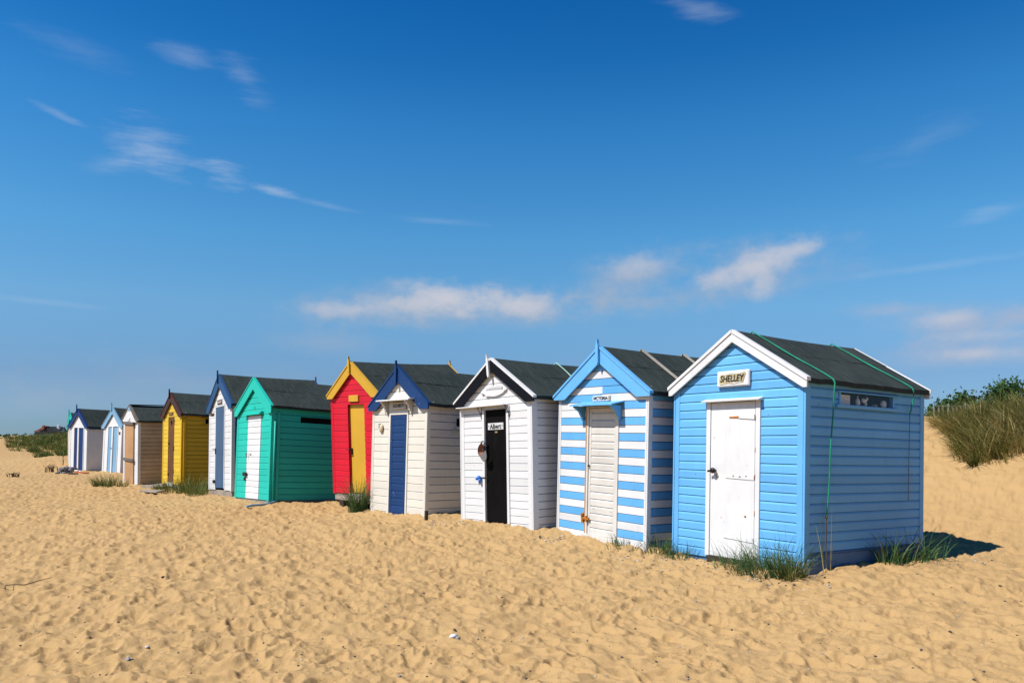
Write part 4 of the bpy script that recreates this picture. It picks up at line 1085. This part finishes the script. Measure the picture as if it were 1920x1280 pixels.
def hedge(x0, x1, y, z0, h, seed, label):
    rgn = np.random.default_rng(seed); n = 2600
    P = np.stack([rgn.uniform(x0, x1, n), y+rgn.normal(0, 1.2, n), z0+rgn.random(n)**.7*h*(.6+.4*np.sin(rgn.uniform(0, 6, n)))], 1)
    a = rgn.normal(0, 1, (n, 3)); a /= np.linalg.norm(a, axis=1)[:, None]; b = np.cross(a, rgn.normal(0, 1, (n, 3))); b /= np.linalg.norm(b, axis=1)[:, None]
    V = np.stack([P-a*.5, P-b*.35, P+a*.5, P+b*.35], 1).reshape(-1, 3)
    return tag(ribbon_obj('hedge', [(V, np.arange(n*4).reshape(-1, 4), rgn.random(n))], 'leaf'), label, 'hedge', kind='stuff')
hedge(-215, -165, 285, -4, 5.0, 5, 'dark far-off hedge on the skyline at the left')

# ------------------------------------------------------------------ loose things on the sand
rp = random.Random(21)
protos = []
for mt in ('pebble_dark', 'pebble_grey', 'pebble_white'):
    for k in range(2):
        mb = MB(); mb.blob((0, 0, 0), (1, .75, .5), n=10, jit=.12, rnd=rp); o = mb.build('pebble', mt); protos.append(o)
for o in protos: COL.objects.unlink(o)
def pebble(X, Y, size, kind, label, group, k=0):
    dd = 1422*(EYE)/(Y-810)
    for _ in range(6):
        x = (X-960)/1422*dd; z = gz(x, dd); dd = 1422*(EYE-z)/(Y-810)
    o = protos[kind*2+k % 2].copy(); COL.objects.link(o); x = (X-960)/1422*dd
    o.location = (x, dd, gz(x, dd)+size*.25); o.scale = (size, size, size); o.rotation_euler = (rp.uniform(-.3, .3), rp.uniform(-.3, .3), rp.uniform(0, 6))
    return tag(o, label, 'pebble', group)
pebble(850, 1194, .034, 2, 'largest pale stone, alone in the middle foreground', 'pebbles lying on the open sand')
pebble(857, 1196, .020, 1, 'grey stone touching the largest pale foreground stone', 'pebbles lying on the open sand')
pebble(276, 1213, .018, 2, 'small white stone at the lower left of the sand', 'pebbles lying on the open sand')
pebble(240, 1242, .018, 1, 'bluish grey stone near the bottom edge at the left', 'pebbles lying on the open sand')
pebble(306, 1082, .022, 0, 'lone black pebble left of centre in the mid sand', 'pebbles lying on the open sand')
for i in range(70):
    X = rp.uniform(0, 1920); Y = rp.uniform(1090, 1278)
    pebble(X, Y, rp.uniform(.006, .013), 0 if rp.random() < .75 else 1, 'tiny dark pebble scattered on the open foreground sand', 'tiny dark pebbles scattered on the sand', i)
mb = MB()
def scat(X0, X1, Y0, Y1, n, s):
    for _ in range(n):
        X = rp.uniform(X0, X1); Y = rp.uniform(Y0, Y1); dd = 1422*EYE/(Y-810); x = (X-960)/1422*dd; z = gz(x, dd)
        dd = 1422*(EYE-z)/(Y-810); x = (X-960)/1422*dd; z = gz(x, dd); q = rp.uniform(.5, 1.2)*s
        mb.blob((x, dd, z+q*.2), (q, q*.8, q*.5), n=5, jit=.25, mi=rp.choice((0, 0, 1, 1, 2)), rnd=rp)
scat(1120, 1400, 1030, 1075, 130, .014); scat(1000, 1060, 998, 1012, 60, .014); scat(800, 870, 976, 984, 60, .016); scat(1400, 1560, 1072, 1095, 90, .014); scat(0, 1920, 1000, 1270, 240, .008)
scat(1740, 1860, 1040, 1060, 50, .014); scat(1700, 1900, 880, 1000, 50, .014)
tag(mb.build('shingle', ['pebble_dark', 'pebble_grey', 'pebble_white']), 'fine shingle and shell grit scattered along the feet of the huts', 'shingle', kind='stuff')
def on(X, Y):
    dd = 1422*EYE/(Y-810)
    for _ in range(5): x = (X-960)/1422*dd; z = gz(x, dd); dd = 1422*(EYE-z)/(Y-810)
    return (X-960)/1422*dd, dd, z
def lump(name, mat, X, Y, dims, rot, label, cat, lift=0.):
    x, y, z = on(X, Y); mb = MB(); a, b, c = dims; mb.box(-a/2, a/2, -b/2, b/2, -c*.3, c*.7, bev=.012)
    o = mb.build(name, mat, None, (x, y, z+lift)); o.rotation_euler = (rad(R.uniform(-4, 4)), rad(R.uniform(-6, 6)), rad(rot)); return tag(o, label, cat)
lump('timber_block', 'dark_wood', 1256, 1039, (.09, .11, .06), 20, 'short square timber offcut on the sand between the striped and light blue huts', 'timber block')
lump('brick', 'brick', 1490, 1067, (.10, .18, .06), 75, 'broken red brick in dry grass at the corner of the light blue hut', 'brick')
lump('brick', 'brick', 1503, 1071, (.09, .09, .05), 10, 'small piece of red brick right of the other brick', 'brick')
lump('stepping_board', 'grey_wood', 296, 914, (1.25, .45, .10), -35, 'pale timber step board before the yellow hut', 'board', .03)
lump('stepping_board', 'grey_wood', 285, 921, (.75, .25, .05), -30, 'narrow flat board on the sand left of the timber step', 'board')
def post(X, Y, w_, h, label):
    x, y, z = on(X, Y); mb = MB(); mb.box(-w_/2, w_/2, -w_/2, w_/2, -.1, h); o = mb.build('stake', 'dark_wood', None, (x, y, z)); o.rotation_euler = (0, rad(2), rad(-45)); tag(o, label, 'stake')
post(799, 979, .045, .19, 'short dark stake in the sand at the near corner of the cream hut')
# twig at left
x, y, z = on(24, 1108)
mb = MB(); mb.tube([(-.08, .0, .02), (-.07, .01, .055), (.0, .02, .06), (.09, .03, .055), (.18, .09, .08), (.27, .16, .10)], [.004, .005, .005, .005, .004, .002], 5); mb.tube([(-.07, .0, .05), (-.05, -.02, -.01)], .004, 5); mb.tube([(.0, .02, .06), (.02, -.03, .0)], .003, 5)
tag(mb.build('twig', 'twig', None, (x, y, z)), 'thin bent dry twig on the sand at the left edge', 'twig')
# blue rope on sand near the turquoise hut
pts = []
for k, (X, Y) in enumerate(((463, 952), (472, 950), (484, 949), (497, 948), (505, 946), (512, 944), (518, 941))):
    a = on(X, Y); pts.append((a[0], a[1], a[2]+.03))
mb = MB(); mb.tube(pts, .022, 7); tag(mb.build('rope', 'blue_rope'), 'thick blue rope lying on the sand before the turquoise hut', 'rope')
# debris at the far left hut
def sticks(name, label, X, Y, n, h, spread, mat, seed):
    x, y, z = on(X, Y); rr = random.Random(seed); mb = MB()
    for _ in range(n):
        a = rr.uniform(0, 6.28); q = rr.uniform(0, spread); bx, by = q*math.cos(a), q*math.sin(a)*.5
        mb.tube([(bx, by, -.05), (bx+rr.uniform(-.08, .08), by, h*.5), (bx+rr.uniform(-.2, .2), by+rr.uniform(-.1, .1), h*rr.uniform(.6, 1))], [.022, .018, .008], 5)
    return tag(mb.build(name, mat, None, (x, y, z)), label, 'driftwood')
sticks('driftwood', 'upright bundle of brown brushwood sticks left of the farthest huts', 97, 886, 17, .38, .32, 'twig', 3)
sticks('driftwood', 'low brown twigs lying in the sand at far left', 18*1.3, 893, 12, .16, .35, 'twig', 4)
x, y, z = on(123, 887); mb = MB(); rr = random.Random(9)
for _ in range(46): mb.blob((rr.uniform(-.32, .32), rr.uniform(-.15, .15), rr.uniform(0, .26)*(1)), (.09, .08, .05), n=6, jit=.4, rnd=rr)
tag(mb.build('netting_heap', 'net', None, (x, y, z)), 'grey heap of old netting beside the brushwood sticks', 'netting')
x, y, z = on(118, 876); mb = MB(); mb.tube([(0, 0, .1), (.02, 0, .32), (.0, 0, .5), (.08, 0, .6)], .02, 5); tag(mb.build('stake', 'dark_wood', None, (x, y, z)), 'thin bent dark stick standing in the netting heap', 'stake')
for (Xa, Ya, Xb, Yb, mt, lb) in ((130, 884, 152, 886, 'white', 'white pole lying before the farthest huts'), (140, 888, 166, 889, 'orange', 'orange pole lying in front of the white pole'), (128, 892, 146, 891, 'grey_wood', 'grey plank end in the sand below the poles')):
    a = on(Xa, Ya); b = on(Xb, Yb); mb = MB(); mb.tube([(a[0], a[1], a[2]+.08), (b[0], b[1], b[2]+.06)], .03, 6); tag(mb.build('pole', mt), lb, 'pole')

# ------------------------------------------------------------------ sun, sky, camera
SUN_AZ, SUN_EL = 27., 53.5      # light travels towards +x turned SUN_AZ degrees towards +y
sd = Vector((math.cos(rad(SUN_AZ))*math.cos(rad(SUN_EL)), math.sin(rad(SUN_AZ))*math.cos(rad(SUN_EL)), -math.sin(rad(SUN_EL))))
sl = bpy.data.lights.new('sun', 'SUN'); sl.energy = 5.0; sl.angle = rad(.5); sl.color = (1., .95, .87)
so = bpy.data.objects.new('sun', sl); COL.objects.link(so); so.rotation_euler = sd.to_track_quat('-Z', 'Y').to_euler(); so.location = (-20, -10, 30)

W = bpy.data.worlds.new('World'); SC.world = W; W.use_nodes = True
nt = W.node_tree; nt.nodes.clear()
out = nt.nodes.new('ShaderNodeOutputWorld'); bg = nt.nodes.new('ShaderNodeBackground'); nt.links.new(bg.outputs[0], out.inputs[0])
sky = nt.nodes.new('ShaderNodeTexSky'); sky.sky_type = 'NISHITA'; sky.sun_disc = False
sky.sun_elevation = rad(SUN_EL); sky.sun_rotation = math.atan2(-sd.x, -sd.y)
sky.air_density = 1.0; sky.dust_density = .6; sky.ozone_density = 2.2; sky.altitude = 0
tcw = nt.nodes.new('ShaderNodeTexCoord'); sep = nt.nodes.new('ShaderNodeSeparateXYZ'); nt.links.new(tcw.outputs['Generated'], sep.inputs[0])
X_, Y_, Z_ = sep.outputs
az = mth(nt, 'ARCTAN2', X_, Y_); el = mth(nt, 'ARCSINE', Z_)
SKYSAT, SKYG = 1.25, 1.0
hs = nt.nodes.new('ShaderNodeHueSaturation'); hs.inputs['Saturation'].default_value = SKYSAT; hs.inputs['Value'].default_value = 1.
nt.links.new(sky.outputs[0], hs.inputs['Color'])
zz_ = nt.nodes.new('ShaderNodeCombineXYZ'); nt.links.new(X_, zz_.inputs[0]); nt.links.new(Y_, zz_.inputs[1]); nt.links.new(mth(nt, 'ADD', mth(nt, 'MAXIMUM', Z_, 0.), .03), zz_.inputs[2])
nt.links.new(zz_.outputs[0], sky.inputs[0])
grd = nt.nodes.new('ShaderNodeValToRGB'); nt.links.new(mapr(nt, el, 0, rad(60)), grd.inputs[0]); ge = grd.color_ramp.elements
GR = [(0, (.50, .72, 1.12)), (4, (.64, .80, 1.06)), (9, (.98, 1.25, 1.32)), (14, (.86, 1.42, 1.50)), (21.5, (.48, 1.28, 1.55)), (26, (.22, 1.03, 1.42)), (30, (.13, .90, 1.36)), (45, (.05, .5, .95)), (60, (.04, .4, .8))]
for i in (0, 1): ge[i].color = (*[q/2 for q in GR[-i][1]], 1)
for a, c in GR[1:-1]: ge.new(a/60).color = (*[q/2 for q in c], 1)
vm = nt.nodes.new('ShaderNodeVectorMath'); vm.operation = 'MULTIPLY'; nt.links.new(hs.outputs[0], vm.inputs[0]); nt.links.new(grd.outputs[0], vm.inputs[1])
v2 = nt.nodes.new('ShaderNodeVectorMath'); v2.operation = 'SCALE'; nt.links.new(mapr(nt, mth(nt, 'SUBTRACT', mth(nt, 'MULTIPLY', X_, .6), Y_), -.2, .8, 2., 1.55, True), v2.inputs['Scale']); nt.links.new(vm.outputs[0], v2.inputs[0]); col = v2.outputs[0]
cv = nt.nodes.new('ShaderNodeCombineXYZ'); nt.links.new(az, cv.inputs[0]); nt.links.new(el, cv.inputs[1])
n1 = noise(nt, mapping(nt, cv.outputs[0], (1., 1.7, 1)), 11., 8, .6); n2 = noise(nt, mapping(nt, cv.outputs[0], (1, 1.4, 1), (5, 3, 0)), 38., 7, .62)
n3 = noise(nt, mapping(nt, cv.outputs[0], (.5, 3.2, 1), (2, 8, 0)), 22., 8, .65)
nn = mth(nt, 'ADD', mth(nt, 'MULTIPLY', mth(nt, 'SUBTRACT', n1, .5), 3.2), mth(nt, 'MULTIPLY', mth(nt, 'SUBTRACT', n2, .5), 1.6))
wisp = mth(nt, 'ADD', mth(nt, 'MULTIPLY', mth(nt, 'SUBTRACT', n3, .5), 4.2), mth(nt, 'MULTIPLY', mth(nt, 'SUBTRACT', n1, .5), 2.))
def cloud(col, X, Y, rx, ry, op, rot=0., cc=(8.6, 8.5, 9.0), soft=.9, nk=1., field=None):
    u = (X-960)/1422; v = (810-Y)/1422; a0 = math.atan(u); e0 = math.atan(v/math.sqrt(1+u*u))
    k = 1/1422/(1+u*u); ra, re = rx*k, ry*k*math.sqrt(1+u*u)
    da = mth(nt, 'SUBTRACT', az, a0); de = mth(nt, 'SUBTRACT', el, e0)
    c, s = math.cos(rad(rot)), math.sin(rad(rot))
    p = mth(nt, 'ADD', mth(nt, 'MULTIPLY', da, c/ra), mth(nt, 'MULTIPLY', de, s/ra))
    q = mth(nt, 'ADD', mth(nt, 'MULTIPLY', da, -s/re), mth(nt, 'MULTIPLY', de, c/re))
    d2 = mth(nt, 'SQRT', mth(nt, 'ADD', mth(nt, 'MULTIPLY', p, p), mth(nt, 'MULTIPLY', q, q)))
    f = mapr(nt, mth(nt, 'SUBTRACT', d2, mth(nt, 'MULTIPLY', field or nn, .55*nk)), 1.2, 1.2-soft*1.25, 0, op, True)
    return mixc(nt, f, col, cc)
PK = (6.3, 6.3, 7.0); GY = (3.9, 4.6, 5.8)
for c in ((830, 574, 290, 46, .95), (1000, 580, 140, 40, .7), (650, 588, 150, 32, .7), (300, 715, 420, 50, .30), (620, 640, 160, 30, .4), (60, 750, 300, 40, .3)): col = cloud(col, *c, cc=GY, soft=1.3)
for c in ((835, 560, 105, 34, .85), (990, 570, 85, 28, .65), (640, 580, 80, 20, .5), (920, 568, 90, 30, .55), (730, 574, 90, 22, .35)): col = cloud(col, *c, cc=PK, soft=1.05)
for c in ((1390, 515, 220, 58, .8, 12), (1190, 518, 170, 50, .85, 8), (1250, 560, 180, 30, .55, 5), (1540, 520, 200, 30, .2, 5)): col = cloud(col, *c, cc=GY, soft=1.35)
for c in ((1420, 498, 125, 32, .72, 18), (1425, 535, 32, 30, .5, 50), (1205, 497, 85, 24, .42, 5), (1340, 520, 80, 26, .45, 10), (1500, 465, 50, 20, .45, 10)): col = cloud(col, *c, cc=PK, soft=1.15)
for c in ((1800, 600, 170, 34, .8), (1850, 632, 200, 32, .7), (1820, 664, 200, 32, .8), (1700, 578, 130, 18, .6), (1920, 600, 120, 26, .55)): col = cloud(col, *c, cc=(4.3, 4.8, 6.1), soft=1.35)
for c in ((1775, 596, 70, 18, .5), (1840, 662, 110, 15, .45), (1850, 628, 90, 12, .3)): col = cloud(col, *c, cc=PK, soft=1.15)
CI = (5.8, 6.6, 7.8)
for c in ((275, 278, 62, 30, .5, -8, 1.), (210, 308, 60, 14, .28, 16, .8), (432, 330, 45, 17, .55, -10, 1.1), (505, 354, 38, 8, .6, -10, 1.), (610, 385, 60, 4, .2, -8, .9), (112, 216, 45, 5, .28, -18, .9), (345, 104, 55, 12, .28, -5, .8), (462, 148, 45, 20, .3, -35, .8),
          (830, 416, 80, 5, .22, -3, .5), (80, 566, 120, 5, .22, -2, .5), (1300, 14, 70, 14, .3, -20, .8), (1850, 400, 55, 12, .26, 8, .8), (1750, 500, 220, 7, .2, 3, .5), (1740, 260, 90, 22, .12, 15, .8), (150, 95, 90, 18, .12, -10, .8)):
    col = cloud(col, c[0], c[1], c[2]*1.25, c[3]*1.5, c[4]*.72, rot=c[5], cc=CI, soft=1.3, nk=c[6]*1.3, field=wisp)
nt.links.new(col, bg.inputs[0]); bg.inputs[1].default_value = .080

cam = bpy.data.cameras.new('camera'); co = bpy.data.objects.new('camera', cam); COL.objects.link(co)
cam.sensor_width = 36; cam.lens = 1422/1920*36; cam.shift_y = 170/1920; cam.clip_end = 2000; cam.clip_start = .05
co.location = (0, 0, EYE); co.rotation_euler = (rad(90), 0, 0); SC.camera = co
SC.view_settings.view_transform = 'Standard'; SC.view_settings.look = 'None'; SC.view_settings.gamma = 1; SC.view_settings.exposure = .28
SC.cycles.max_bounces = 6; SC.cycles.diffuse_bounces = 1; SC.cycles.caustics_reflective = False; SC.cycles.caustics_refractive = False
